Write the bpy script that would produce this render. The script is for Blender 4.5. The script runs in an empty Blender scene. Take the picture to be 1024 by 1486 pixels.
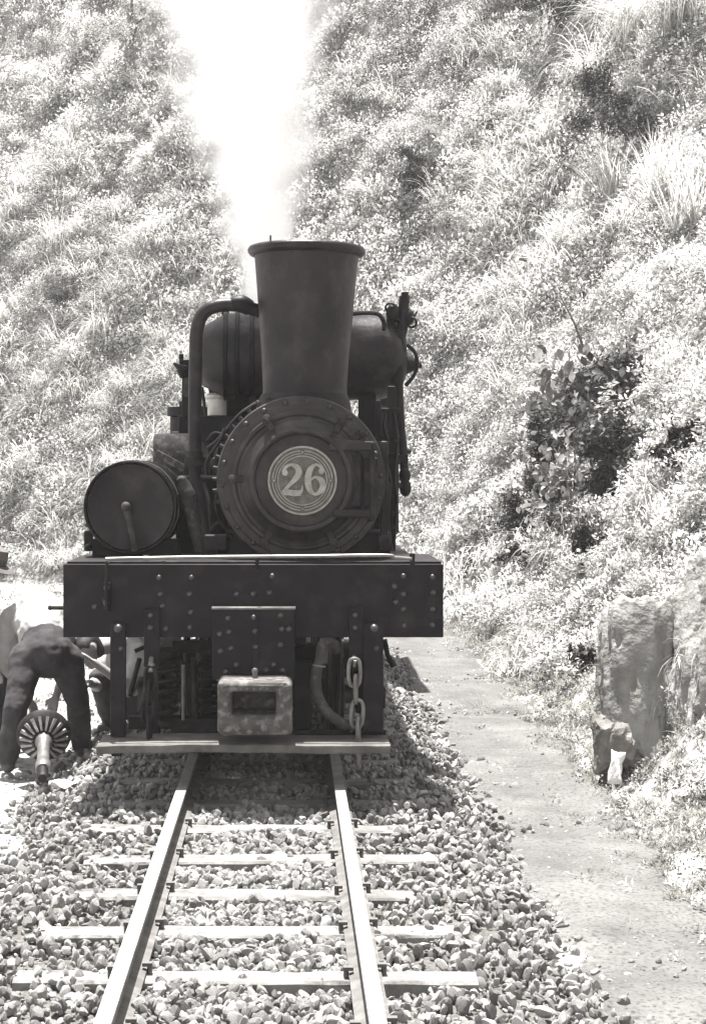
import bpy, bmesh, math, random
import numpy as np
from mathutils import Vector, Matrix, Euler

# ------------------------------------------------------------------ camera, world, sun, exposure
SC = bpy.context.scene
COL = SC.collection
FPX, CX, CY, EYE = 2420.0, 418.0, 686.0, 1.617      # focal length in photo pixels, vanishing point, eye height above rail
cam_d = bpy.data.cameras.new('camera'); cam = bpy.data.objects.new('camera', cam_d); COL.objects.link(cam)
cam_d.sensor_fit = 'VERTICAL'; cam_d.sensor_height = 36.0; cam_d.sensor_width = 24.8
cam_d.lens = FPX / 1486.0 * 36.0
cam_d.shift_x = (512 - CX) / 1486.0; cam_d.shift_y = -(743 - CY) / 1486.0
cam_d.clip_start = 0.1; cam_d.clip_end = 6000
cam.location = (0, 0, EYE); cam.rotation_euler = (math.radians(90), 0, 0)
SC.camera = cam

TO_SUN = Vector((-0.06, 0.20, 1.0)).normalized()
ELEV = math.asin(TO_SUN.z); AZ = math.atan2(TO_SUN.x, TO_SUN.y)
world = bpy.data.worlds.new('World'); SC.world = world; world.use_nodes = True
wn = world.node_tree; wn.nodes.clear()
sky = wn.nodes.new('ShaderNodeTexSky'); sky.sky_type = 'NISHITA'; sky.sun_disc = False
sky.sun_elevation = ELEV; sky.sun_rotation = AZ; sky.dust_density = 3.0
hs = wn.nodes.new('ShaderNodeHueSaturation'); hs.inputs['Saturation'].default_value = 0.06   # the photograph is a monochrome print
bg = wn.nodes.new('ShaderNodeBackground'); bg.inputs['Strength'].default_value = 0.065
wo = wn.nodes.new('ShaderNodeOutputWorld')
wn.links.new(sky.outputs[0], hs.inputs['Color']); wn.links.new(hs.outputs[0], bg.inputs[0]); wn.links.new(bg.outputs[0], wo.inputs[0])
sun_d = bpy.data.lights.new('sun', 'SUN'); sun_d.energy = 5.0; sun_d.angle = math.radians(0.55); sun_d.color = (1.0, 0.972, 0.945)
sun = bpy.data.objects.new('sun', sun_d); COL.objects.link(sun)
sun.rotation_euler = TO_SUN.to_track_quat('Z', 'Y').to_euler(); sun.location = (-8, 10, 30)
SC.view_settings.view_transform = 'Standard'; SC.view_settings.look = 'None'
SC.view_settings.exposure = 1.85; SC.view_settings.gamma = 1.0; SC.view_settings.use_curve_mapping = False
SC.render.engine = 'CYCLES'
SC.cycles.max_bounces = 28; SC.cycles.volume_bounces = 24; SC.cycles.diffuse_bounces = 6
SC.cycles.transmission_bounces = 4; SC.cycles.glossy_bounces = 3; SC.cycles.transparent_max_bounces = 8
SC.cycles.use_denoising = True
SC.cycles.volume_step_rate = 1.0; SC.cycles.volume_max_steps = 128

rnd = random.Random(26)
RN = np.random.default_rng(26)
def P(px, py, Y):
    return Vector(((px - CX) / FPX * Y, Y, EYE + (CY - py) / FPX * Y))

# ------------------------------------------------------------------ noise
def _hash(ix, iy, iz, seed):
    h = (ix * 374761393 + iy * 668265263 + iz * 2147483647 * 3 + seed * 974634777) & 0xffffffff
    h = ((h ^ (h >> 13)) * 1274126177) & 0xffffffff
    h = ((h ^ (h >> 16)) * 2246822519) & 0xffffffff
    return ((h ^ (h >> 15)) & 0xffffff) / float(0xffffff)
def vnoise(x, y, z=0.0, seed=0):
    x, y, z = np.broadcast_arrays(np.asarray(x, float), np.asarray(y, float), np.asarray(z, float))
    xi, yi, zi = np.floor(x).astype(np.int64), np.floor(y).astype(np.int64), np.floor(z).astype(np.int64)
    fx, fy, fz = x - xi, y - yi, z - zi
    fx, fy, fz = [f * f * (3 - 2 * f) for f in (fx, fy, fz)]
    r = 0
    for a in (0, 1):
        for b in (0, 1):
            for c in (0, 1):
                w = (fx if a else 1 - fx) * (fy if b else 1 - fy) * (fz if c else 1 - fz)
                r = r + w * _hash(xi + a, yi + b, zi + c, seed)
    return r * 2 - 1
def fbm(x, y, z=0.0, octs=4, seed=0, gain=0.5):
    s, a, f = 0, 1.0, 1.0
    for o in range(octs):
        s = s + a * vnoise(np.asarray(x) * f, np.asarray(y) * f, np.asarray(z) * f, seed + o * 7)
        a *= gain; f *= 2.03
    return s

# ------------------------------------------------------------------ materials
def mat(name, c1, c2=None, scale=8.0, rough=0.7, metal=0.0, bump=0.15, bscale=None, thresh=(0.35, 0.65), coord='Object',
        spec=0.5, rand=0.0, trans=0.0, detail=6.0, fine=None, bdist=0.01):
    m = bpy.data.materials.new(name); m.use_nodes = True
    nt = m.node_tree; N, L = nt.nodes, nt.links
    b = N['Principled BSDF']
    c1 = c1 if not isinstance(c1, (int, float)) else (c1 * 1.0, c1 * 0.985, c1 * 0.955)
    c2 = c1 if c2 is None else (c2 if not isinstance(c2, (int, float)) else (c2 * 1.0, c2 * 0.975, c2 * 0.93))
    tc = N.new('ShaderNodeTexCoord')
    if coord == 'World':
        gp = N.new('ShaderNodeNewGeometry'); src = gp.outputs['Position']
    else:
        src = tc.outputs[coord]
    nz = N.new('ShaderNodeTexNoise'); nz.inputs['Scale'].default_value = scale; nz.inputs['Detail'].default_value = detail
    nz.inputs['Roughness'].default_value = 0.62
    L.new(src, nz.inputs['Vector'])
    mr = N.new('ShaderNodeMapRange'); mr.inputs['From Min'].default_value = thresh[0]; mr.inputs['From Max'].default_value = thresh[1]
    L.new(nz.outputs['Fac'], mr.inputs['Value'])
    mx = N.new('ShaderNodeMix'); mx.data_type = 'RGBA'
    mx.inputs[6].default_value = (*c1, 1); mx.inputs[7].default_value = (*c2, 1)
    L.new(mr.outputs[0], mx.inputs[0])
    colout = mx.outputs[2]
    if fine:
        n2 = N.new('ShaderNodeTexNoise'); n2.inputs['Scale'].default_value = fine[0]; n2.inputs['Detail'].default_value = 3
        L.new(src, n2.inputs['Vector'])
        m2 = N.new('ShaderNodeMapRange'); m2.inputs['From Min'].default_value = fine[1]; m2.inputs['From Max'].default_value = fine[2]
        L.new(n2.outputs['Fac'], m2.inputs['Value'])
        x2 = N.new('ShaderNodeMix'); x2.data_type = 'RGBA'
        c3 = fine[3]; c3 = c3 if not isinstance(c3, (int, float)) else (c3, c3 * .975, c3 * .93)
        L.new(colout, x2.inputs[6]); x2.inputs[7].default_value = (*c3, 1); L.new(m2.outputs[0], x2.inputs[0])
        colout = x2.outputs[2]
    if rand > 0:
        oi = N.new('ShaderNodeObjectInfo')
        r1 = N.new('ShaderNodeMapRange'); r1.inputs['To Min'].default_value = 1 - rand; r1.inputs['To Max'].default_value = 1 + rand
        L.new(oi.outputs['Random'], r1.inputs['Value'])
        vm = N.new('ShaderNodeVectorMath'); vm.operation = 'SCALE'
        L.new(colout, vm.inputs[0]); L.new(r1.outputs[0], vm.inputs['Scale']); colout = vm.outputs[0]
    L.new(colout, b.inputs['Base Color'])
    b.inputs['Roughness'].default_value = rough; b.inputs['Metallic'].default_value = metal
    b.inputs['Specular IOR Level'].default_value = spec
    if bump > 0:
        nb = N.new('ShaderNodeTexNoise'); nb.inputs['Scale'].default_value = bscale or scale * 4; nb.inputs['Detail'].default_value = 5
        L.new(src, nb.inputs['Vector'])
        bp = N.new('ShaderNodeBump'); bp.inputs['Strength'].default_value = bump; bp.inputs['Distance'].default_value = bdist
        L.new(nb.outputs['Fac'], bp.inputs['Height']); L.new(bp.outputs[0], b.inputs['Normal'])
    if trans > 0:
        tr = N.new('ShaderNodeBsdfTranslucent'); L.new(colout, tr.inputs['Color'])
        ms = N.new('ShaderNodeMixShader'); ms.inputs[0].default_value = trans
        out = N['Material Output']
        L.new(b.outputs[0], ms.inputs[1]); L.new(tr.outputs[0], ms.inputs[2]); L.new(ms.outputs[0], out.inputs['Surface'])
    return m

pu = lambda v: (v * .88, v * 0.76, v * .90)          # the slightly purplish blacks of the old painted iron
M = dict(
    iron=mat('black_iron', pu(.005), pu(.011), 5, rough=.5, spec=.16, bump=.25, bscale=60, fine=(9, .52, .85, (.026, .022, .023)), bdist=.005),
    ironr=mat('rusty_black_iron', pu(.006), (.016, .013, .0145), 6, rough=.6, spec=.18, bump=.35, bscale=40, fine=(11, .50, .85, (.046, .039, .039)), bdist=.006),
    stack=mat('sooty_stack_iron', pu(.008), (.022, .0175, .0195), 3.2, rough=.42, spec=.20, bump=.35, bscale=28, fine=(8, .50, .85, (.046, .039, .039)), bdist=.008),
    rivetpale=mat('bright_tooth', (.13, .125, .12), (.30, .29, .28), 30, rough=.5, bump=.1),
    leafbr=mat('broad_leaf', (.10, .098, .093), (.30, .296, .285), 3.5, rough=.5, bump=0, spec=.10, coord='World', trans=.3, rand=.5),
    rivet=mat('rivet_iron', pu(.016), pu(.040), 20, rough=.42, spec=.6, bump=.1),
    dusty=mat('lightened_smokebox_iron', (.012, .0098, .011), (.031, .0255, .027), 5, rough=.42, spec=.26, bump=.35, bscale=32, fine=(14, .5, .8, (.048, .041, .040)), bdist=.006),  # door and ring iron lightened to imitate highlights along the rims
    worn=mat('worn_steel', (.09, .086, .083), (.20, .193, .185), 14, rough=.42, bump=.15, metal=.3),
    rail_top=mat('railhead_steel', (.34, .335, .325), (.50, .495, .48), 10, rough=.35, bump=.05, metal=.35),
    rail_rust=mat('rusty_rail_side', (.07, .067, .063), (.14, .135, .128), 12, rough=.8, bump=.3),
    coupler=mat('dusty_cast_iron', (.03, .028, .027), (.085, .08, .076), 9, rough=.8, bump=.5, bscale=50, fine=(26, .5, .68, (.16, .153, .144)), bdist=.008),
    plate=mat('brass_plate', (.19, .184, .168), (.32, .31, .285), 22, rough=.5, bump=.25, bscale=90, bdist=.004),
    plateg=mat('plate_ground', (.06, .057, .052), (.13, .124, .11), 30, rough=.7, bump=.3, bdist=.004),
    wood=mat('weathered_board', (.055, .053, .05), (.13, .126, .119), 6, rough=.85, bump=.4, bscale=50, fine=(18, .55, .75, (.07, .065, .06))),
    sleeper=mat('dry_sleeper_wood', (.10, .098, .093), (.22, .216, .208), 7, rough=.9, bump=.5, bscale=60, rand=.12, fine=(20, .6, .78, (.05, .048, .045))),
    stone=mat('ballast_stone', (.10, .098, .096), (.32, .315, .306), 14, rough=.9, bump=.5, bscale=60, rand=.5, fine=(22, .55, .75, (.44, .435, .422)), bdist=.006),
    gravel=mat('ballast_fines', (.05, .048, .045), (.13, .125, .115), 40, rough=.95, bump=.8, bscale=70, coord='World'),
    soil=mat('hillside_soil', (.19, .187, .181), (.36, .356, .346), 1.8, rough=.95, bump=.9, bscale=9, coord='World', fine=(14, .5, .7, (.10, .095, .085)), bdist=.05),
    path=mat('trodden_dirt', (.070, .068, .0655), (.138, .135, .130), 2.2, rough=.95, bump=.6, bscale=30, coord='World', fine=(55, .50, .72, (.035, .034, .033)), bdist=.02),
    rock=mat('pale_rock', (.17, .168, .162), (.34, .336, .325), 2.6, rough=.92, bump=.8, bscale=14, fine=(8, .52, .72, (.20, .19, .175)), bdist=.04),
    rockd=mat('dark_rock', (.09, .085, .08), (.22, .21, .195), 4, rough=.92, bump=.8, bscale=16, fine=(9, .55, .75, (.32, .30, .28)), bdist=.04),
    leafb=mat('pale_leaf', (.42, .417, .405), (.70, .695, .678), 1.1, rough=.75, bump=0, spec=.10, coord='World', trans=.5, rand=.16, thresh=(.38, .62)),
    leafm=mat('mid_leaf', (.36, .357, .348), (.58, .576, .562), 1.5, rough=.7, bump=0, spec=.10, coord='World', trans=.35, rand=.16),
    leafd=mat('dark_leaf', (.016, .0155, .015), (.095, .093, .089), 7, rough=.6, bump=0, spec=.10, coord='World', trans=.12, rand=.2),  # paler noise patches imitate sunlit leaves among the dark ones
    leafg=mat('dull_leaf', (.12, .118, .112), (.27, .267, .255), 2.5, rough=.75, bump=0, spec=.10, coord='World', trans=.3, rand=.3),
    grass=mat('dry_grass', (.42, .417, .403), (.66, .656, .638), 1.3, rough=.75, bump=0, spec=.10, coord='World', trans=.5, rand=.25),
    grassm=mat('grey_grass', (.20, .198, .175), (.38, .375, .335), 1.6, rough=.75, bump=0, spec=.10, coord='World', trans=.35, rand=.3),
    twig=mat('twig_bark', (.07, .065, .058), (.15, .14, .125), 20, rough=.9, bump=.3),
    paper=mat('white_paper', (.60, .595, .58), (.72, .715, .70), 10, rough=.8, bump=.2),
    shirt=mat('white_shirt', (.26, .257, .25), (.38, .376, .366), 6, rough=.85, bump=.35, bscale=9, bdist=.02),
    trousers=mat('dark_trousers', pu(.018), (.040, .036, .038), 9, rough=.9, bump=.5, bscale=10, bdist=.02),
    skin=mat('skin', (.20, .190, .182), (.25, .238, .228), 12, rough=.6, bump=.1),
    hair=mat('black_hair', (.012, .011, .011), (.03, .028, .026), 40, rough=.5, bump=.4),
    hat=mat('felt_hat', (.07, .064, .062), (.13, .12, .115), 10, rough=.9, bump=.3),
    shoe=mat('dark_shoe', (.03, .028, .027), (.07, .065, .06), 12, rough=.6),
    rubber=mat('hose_rubber', (.025, .023, .023), (.055, .052, .051), 16, rough=.75, spec=.2, bump=.2, fine=(30, .55, .75, (.10, .094, .092))),
    glass=mat('cab_glass', (.02, .02, .022), None, 3, rough=.08, bump=0),
    pale=mat('pale_paint', (.42, .41, .38), (.6, .58, .54), 14, rough=.6),
    shaft=mat('bare_machined_steel', (.09, .087, .083), (.19, .184, .178), 12, rough=.45, metal=.3),
)

# ------------------------------------------------------------------ mesh builder
def frame_of(d):
    d = Vector(d).normalized()
    u = d.cross(Vector((0, 0, 1)))
    if u.length < 1e-3: u = d.cross(Vector((0, 1, 0)))
    u.normalize(); return u, d.cross(u).normalized(), d
class MB:
    def __init__(s): s.v = []; s.f = []
    def add(s, vs, fs):
        o = len(s.v); s.v += [tuple(v) for v in vs]; s.f += [tuple(i + o for i in f) for f in fs]; return s
    def box(s, c, size, rot=None):
        c = Vector(c); h = Vector(size) / 2
        vs = [Vector((x * h.x, y * h.y, z * h.z)) for x in (-1, 1) for y in (-1, 1) for z in (-1, 1)]
        if rot is not None: vs = [rot @ v for v in vs]
        return s.add([c + v for v in vs], [(0, 1, 3, 2), (4, 6, 7, 5), (0, 4, 5, 1), (2, 3, 7, 6), (0, 2, 6, 4), (1, 5, 7, 3)])
    def quad(s, px0, py0, px1, py1, Y, th):                # block whose front face covers a rectangle of the photo at depth Y
        a, b = P(px0, py0, Y), P(px1, py1, Y)
        return s.box(((a.x + b.x) / 2, Y + th / 2, (a.z + b.z) / 2), (abs(b.x - a.x), th, abs(a.z - b.z)))
    def lathe(s, prof, base, axis=(0, 0, 1), n=32, cap=True):   # prof: (radius, distance along axis)
        base = Vector(base); u, w, d = frame_of(axis); o = len(s.v); k = len(prof)
        for r, h in prof:
            for i in range(n):
                a = 2 * math.pi * i / n
                s.v.append(tuple(base + d * h + (u * math.cos(a) + w * math.sin(a)) * max(r, 1e-5)))
        for j in range(k - 1):
            for i in range(n):
                i2 = (i + 1) % n
                s.f.append((o + j * n + i, o + (j + 1) * n + i, o + (j + 1) * n + i2, o + j * n + i2))
        if cap:
            s.f.append(tuple(o + i for i in range(n))); s.f.append(tuple(o + (k - 1) * n + i for i in reversed(range(n))))
        return s
    def cyl(s, p0, p1, r0, r1=None, n=16):
        p0, p1 = Vector(p0), Vector(p1); r1 = r0 if r1 is None else r1
        return s.lathe([(r0, 0), (r1, (p1 - p0).length)], p0, p1 - p0, n)
    def sphere(s, c, r, n=14, sc=(1, 1, 1)):
        c = Vector(c); o = len(s.v); m = n // 2
        for j in range(m + 1):
            t = math.pi * j / m
            for i in range(n):
                a = 2 * math.pi * i / n; rr = max(math.sin(t), 1e-4)
                s.v.append((c.x + r * sc[0] * rr * math.cos(a), c.y + r * sc[1] * rr * math.sin(a), c.z + r * sc[2] * math.cos(t)))
        for j in range(m):
            for i in range(n):
                i2 = (i + 1) % n
                s.f.append((o + j * n + i, o + (j + 1) * n + i, o + (j + 1) * n + i2, o + j * n + i2))
        return s
    def tube(s, pts, r, n=10, closed=False):
        pts = [Vector(p) for p in pts]; k = len(pts)
        rs = r if isinstance(r, (list, tuple)) else [r] * k
        o = len(s.v); u = None
        for j in range(k):
            a = pts[(j - 1) % k] if (closed or j > 0) else pts[j]
            b = pts[(j + 1) % k] if (closed or j < k - 1) else pts[j]
            d = (b - a).normalized()
            if u is None: u = frame_of(d)[0]
            u = (u - d * u.dot(d)).normalized(); w = d.cross(u)
            for i in range(n):
                t = 2 * math.pi * i / n
                s.v.append(tuple(pts[j] + (u * math.cos(t) + w * math.sin(t)) * rs[j]))
        for j in range(k if closed else k - 1):
            j2 = (j + 1) % k
            for i in range(n):
                i2 = (i + 1) % n
                s.f.append((o + j * n + i, o + j * n + i2, o + j2 * n + i2, o + j2 * n + i))
        if not closed:
            s.f.append(tuple(o + i for i in reversed(range(n)))); s.f.append(tuple(o + (k - 1) * n + i for i in range(n)))
        return s
    def torus(s, c, R, r, axis=(0, 1, 0), n=40, m=10):
        u, w, d = frame_of(axis); c = Vector(c)
        return s.tube([c + (u * math.cos(2 * math.pi * i / n) + w * math.sin(2 * math.pi * i / n)) * R for i in range(n)], r, m, True)
    def prism(s, poly, y0, y1, hole=None):                 # polygon in XZ extruded along Y
        n = len(poly); o = len(s.v)
        if hole is None:
            return s.add([(x, y0, z) for x, z in poly] + [(x, y1, z) for x, z in poly],
                         [tuple(range(n)), tuple(reversed(range(n, 2 * n)))] + [(i, i + n, (i + 1) % n + n, (i + 1) % n) for i in range(n)])
        vs = [(x, y0, z) for x, z in poly] + [(x, y0, z) for x, z in hole] + [(x, y1, z) for x, z in poly] + [(x, y1, z) for x, z in hole]
        fs = []
        for i in range(n):
            j = (i + 1) % n
            fs += [(i, i + n, j + n, j), (i + 2 * n, j + 2 * n, j + 3 * n, i + 3 * n), (i, j, j + 2 * n, i + 2 * n), (i + n, i + 3 * n, j + 3 * n, j + n)]
        return s.add(vs, fs)
    def mesh(s, name, m, angle=35, fix=True):
        me = bpy.data.meshes.new(name); me.from_pydata(s.v, [], s.f)
        if fix:
            bm = bmesh.new(); bm.from_mesh(me); bmesh.ops.recalc_face_normals(bm, faces=bm.faces); bm.to_mesh(me); bm.free()
        me.polygons.foreach_set('use_smooth', [True] * len(me.polygons))
        if angle: me.set_sharp_from_angle(angle=math.radians(angle))
        if m: me.materials.append(m)
        me.update(); return me
WOFF = {}
def link(name, me, parent=None, loc=(0, 0, 0), bevel=0, label=None, kind=None, rot=None):
    o = bpy.data.objects.new(name, me); COL.objects.link(o)
    loc = Vector(loc); WOFF[o.name] = loc.copy()
    if parent is not None:
        o.parent = parent; loc = loc - WOFF[parent.name]
    o.location = loc
    if rot is not None: o.rotation_euler = rot
    if bevel:
        b = o.modifiers.new('bevel', 'BEVEL'); b.width = bevel; b.segments = 2; b.limit_method = 'ANGLE'; b.angle_limit = math.radians(40); b.harden_normals = False
    if label: o['label'] = label
    if kind: o['kind'] = kind
    return o
def part(name, mb, m, parent, bevel=0, label=None, angle=35, kind=None):
    return link(name, mb.mesh(name, M[m] if isinstance(m, str) else m, angle), parent, bevel=bevel, label=label, kind=kind)
def top(name, label, cat, loc=(0, 0, 0), me=None, group=None, kind=None, rot=None):
    o = bpy.data.objects.new(name, me); COL.objects.link(o); o.location = loc; WOFF[o.name] = Vector(loc)
    if rot is not None: o.rotation_euler = rot
    o['label'] = label; o['category'] = cat
    if group: o['group'] = group
    if kind: o['kind'] = kind
    return o
def rebase(me, loc):
    me.transform(Matrix.Translation(-Vector(loc)))
    return me
def soft_normals(me, centre, k=.6):
    co = np.zeros(len(me.vertices) * 3, np.float32); me.vertices.foreach_get('co', co); co = co.reshape(-1, 3) - np.array(centre)
    n = co / (np.linalg.norm(co, axis=1, keepdims=True) + 1e-6) + np.array([0, 0, k]) + np.random.default_rng(1).normal(size=co.shape) * .14
    n /= np.linalg.norm(n, axis=1, keepdims=True)
    me.polygons.foreach_set('use_smooth', [True] * len(me.polygons)); me.normals_split_custom_set_from_vertices(n.tolist()); return me
def fast_mesh(name, verts, faces, m, smooth=True):
    """faces: (n,k) int array, constant k"""
    verts = np.asarray(verts, np.float32); faces = np.asarray(faces, np.int32); n, k = faces.shape
    me = bpy.data.meshes.new(name); me.vertices.add(len(verts)); me.vertices.foreach_set('co', verts.ravel())
    me.loops.add(n * k); me.loops.foreach_set('vertex_index', faces.ravel())
    me.polygons.add(n); me.polygons.foreach_set('loop_start', np.arange(0, n * k, k, dtype=np.int32))
    me.update(calc_edges=True)
    me.polygons.foreach_set('use_smooth', [smooth] * n)
    if m: me.materials.append(m)
    me.validate(); return me

# ------------------------------------------------------------------ terrain
_ctrl = [(1.95, -60), (1.95, -20), (1.75, -4), (1.66, 5), (1.76, 9), (1.84, 12), (1.92, 15), (1.92, 18), (1.3, 21.5), (-1.0, 25), (-6, 28.5), (-13, 32), (-28, 37), (-70, 46), (-200, 70)]
def _cr(pts, k=14):
    out = []
    for i in range(len(pts) - 1):
        p0 = np.array(pts[max(i - 1, 0)]); p1 = np.array(pts[i]); p2 = np.array(pts[i + 1]); p3 = np.array(pts[min(i + 2, len(pts) - 1)])
        for t in np.linspace(0, 1, k, endpoint=False):
            out.append(0.5 * (2 * p1 + (p2 - p0) * t + (2 * p0 - 5 * p1 + 4 * p2 - p3) * t * t + (3 * p1 - p0 - 3 * p2 + p3) * t ** 3))
    out.append(np.array(pts[-1])); return np.array(out)
TOE = _cr(_ctrl)
def toe_d(x, y):
    x = np.asarray(x, float).ravel(); y = np.asarray(y, float).ravel()
    A, B = TOE[:-1], TOE[1:]; best = np.full(x.shape, 1e18); sgn = np.ones(x.shape)
    for a, b in zip(A, B):
        e = b - a; l2 = (e ** 2).sum()
        t = np.clip(((x - a[0]) * e[0] + (y - a[1]) * e[1]) / l2, 0, 1)
        dx, dy = x - a[0] - t * e[0], y - a[1] - t * e[1]; d2 = dx * dx + dy * dy
        s = np.where(dx * e[1] - dy * e[0] > 0, 1, -1)        # positive on the hill side
        m = d2 < best; best = np.where(m, d2, best); sgn = np.where(m, s, sgn)
    return np.sqrt(best) * sgn
TCX = lambda y: -0.14 - np.maximum(np.asarray(y, float) - 15, 0) ** 2 / 60.0     # centre line of the track
def ground_z(x, y):
    shp = np.shape(x); x = np.asarray(x, float).ravel(); y = np.asarray(y, float).ravel()
    d = toe_d(x, y) + 0.16 * fbm(x * .9, y * .9, seed=3, octs=3)
    base = -0.24 + 0.03 * fbm(x * .8, y * .8, seed=5, octs=3)
    base = base - np.clip(-x - 8, 0, 60) * 0.06                # the valley falls away on the left, out of frame
    dd = np.maximum(d, 0)
    slope = 1.5
    h = slope * dd - .50 * (1 - np.exp(-dd / .40))
    h = np.where(h > 22, 22 + 8 * (1 - np.exp(-(h - 22) / 30)), h)
    amp = np.clip(dd / 1.2, 0, 1)
    r = 0.42 * fbm(x * .55, y * .55, h * .35, seed=11, octs=5, gain=.55) + 0.55 * (1 - np.abs(vnoise(x * .33 + 4, y * .33, h * .2, seed=31))) - .3
    z = base + h + amp * r * np.clip(dd / 6, .45, 1.2)
    # shelf under the footpath
    return z.reshape(shp)
def axis_pts(lo, hi, fine_lo, fine_hi, step, grow):
    c = list(np.arange(fine_lo, fine_hi + 1e-6, step)); s = step
    while c[-1] < hi: s *= grow; c.append(c[-1] + s)
    s = step
    while c[0] > lo: s *= grow; c.insert(0, c[0] - s)
    return np.array(c)
gx = axis_pts(-1800, 1800, -10, 9, .14, 1.16); gy = axis_pts(-1800, 1800, 3, 33, .14, 1.16)
GX, GY = np.meshgrid(gx, gy); GZ = ground_z(GX, GY)
ny, nx = GX.shape
idx = np.arange(nx * ny).reshape(ny, nx)
F = np.stack([idx[:-1, :-1], idx[:-1, 1:], idx[1:, 1:], idx[1:, :-1]], -1).reshape(-1, 4)
g = link('ground', fast_mesh('ground', np.stack([GX, GY, GZ], -1).reshape(-1, 3), F, M['soil']), kind='structure')

def hit(px, py, off=0.0):
    """where the ray through a photo pixel meets the ground"""
    Y = np.arange(3.5, 60, .03); X = (px - CX) / FPX * Y; Z = EYE + (CY - py) / FPX * Y
    zz = ground_z(X, Y) + off; k = np.argmax(Z < zz)
    return Vector((X[k], Y[k], float(zz[k] - off)))
def nrm(x, y):
    e = .12; dx = (ground_z(x + e, y) - ground_z(x - e, y)) / (2 * e); dy = (ground_z(x, y + e) - ground_z(x, y - e)) / (2 * e)
    n = np.stack([-dx, -dy, np.ones_like(dx)], -1); return n / np.linalg.norm(n, axis=-1, keepdims=True)

# footpath: a trodden sheet between the ballast and the bank
ys = np.arange(2.0, 21.0, .1); us = np.linspace(0, 1, 12)
V = []
for y in ys:
    xl = TCX(y) + 1.18; xr = float(np.interp(y, TOE[:, 1][:120], TOE[:, 0][:120])) + .12
    for u in us:
        x = xl + (xr - xl) * u; edge = min(u, 1 - u)
        V.append((x, y, 0, edge))
V = np.array(V)
V[:, 2] = ground_z(V[:, 0], V[:, 1]) * 0 - 0.235 + .012 * fbm(V[:, 0] * 3, V[:, 1] * 3, seed=8) + .03 * fbm(V[:, 0] * .8, V[:, 1] * .8, seed=5, octs=3)
V[:, 2] += np.clip(V[:, 3] * 6, 0, 1) * .02 - .015 + .01
n1, n2 = len(ys), len(us); idx = np.arange(n1 * n2).reshape(n1, n2)
F = np.stack([idx[:-1, :-1], idx[:-1, 1:], idx[1:, 1:], idx[1:, :-1]], -1).reshape(-1, 4)
link('dirt_path', fast_mesh('dirt_path', V[:, :3], F, M['path']), kind='structure')

# ballast bed
def bal_z(x, y):
    c = np.abs(x - TCX(y)) - .06 * np.clip((8 - np.asarray(y)) / 3, 0, 1) + .05 * fbm(np.asarray(x) * 2, np.asarray(y) * 2, seed=14, octs=2)
    t = np.clip((c - .85) / .5, 0, 1)
    return -.150 - .115 * t * t * (3 - 2 * t) + .022 * fbm(np.asarray(x) * 5, np.asarray(y) * 5, seed=21, octs=3)
ys = np.arange(1.5, 23.5, .08); us = np.linspace(-1.40, 1.40, 46)
UU, YY = np.meshgrid(us, ys); XX = UU + TCX(YY); ZZ = bal_z(XX, YY)
n1, n2 = XX.shape; idx = np.arange(n1 * n2).reshape(n1, n2)
F = np.stack([idx[:-1, :-1], idx[:-1, 1:], idx[1:, 1:], idx[1:, :-1]], -1).reshape(-1, 4)
ballast = link('ballast', fast_mesh('ballast', np.stack([XX, YY, ZZ], -1).reshape(-1, 3), F, M['gravel']), kind='structure')

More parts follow.
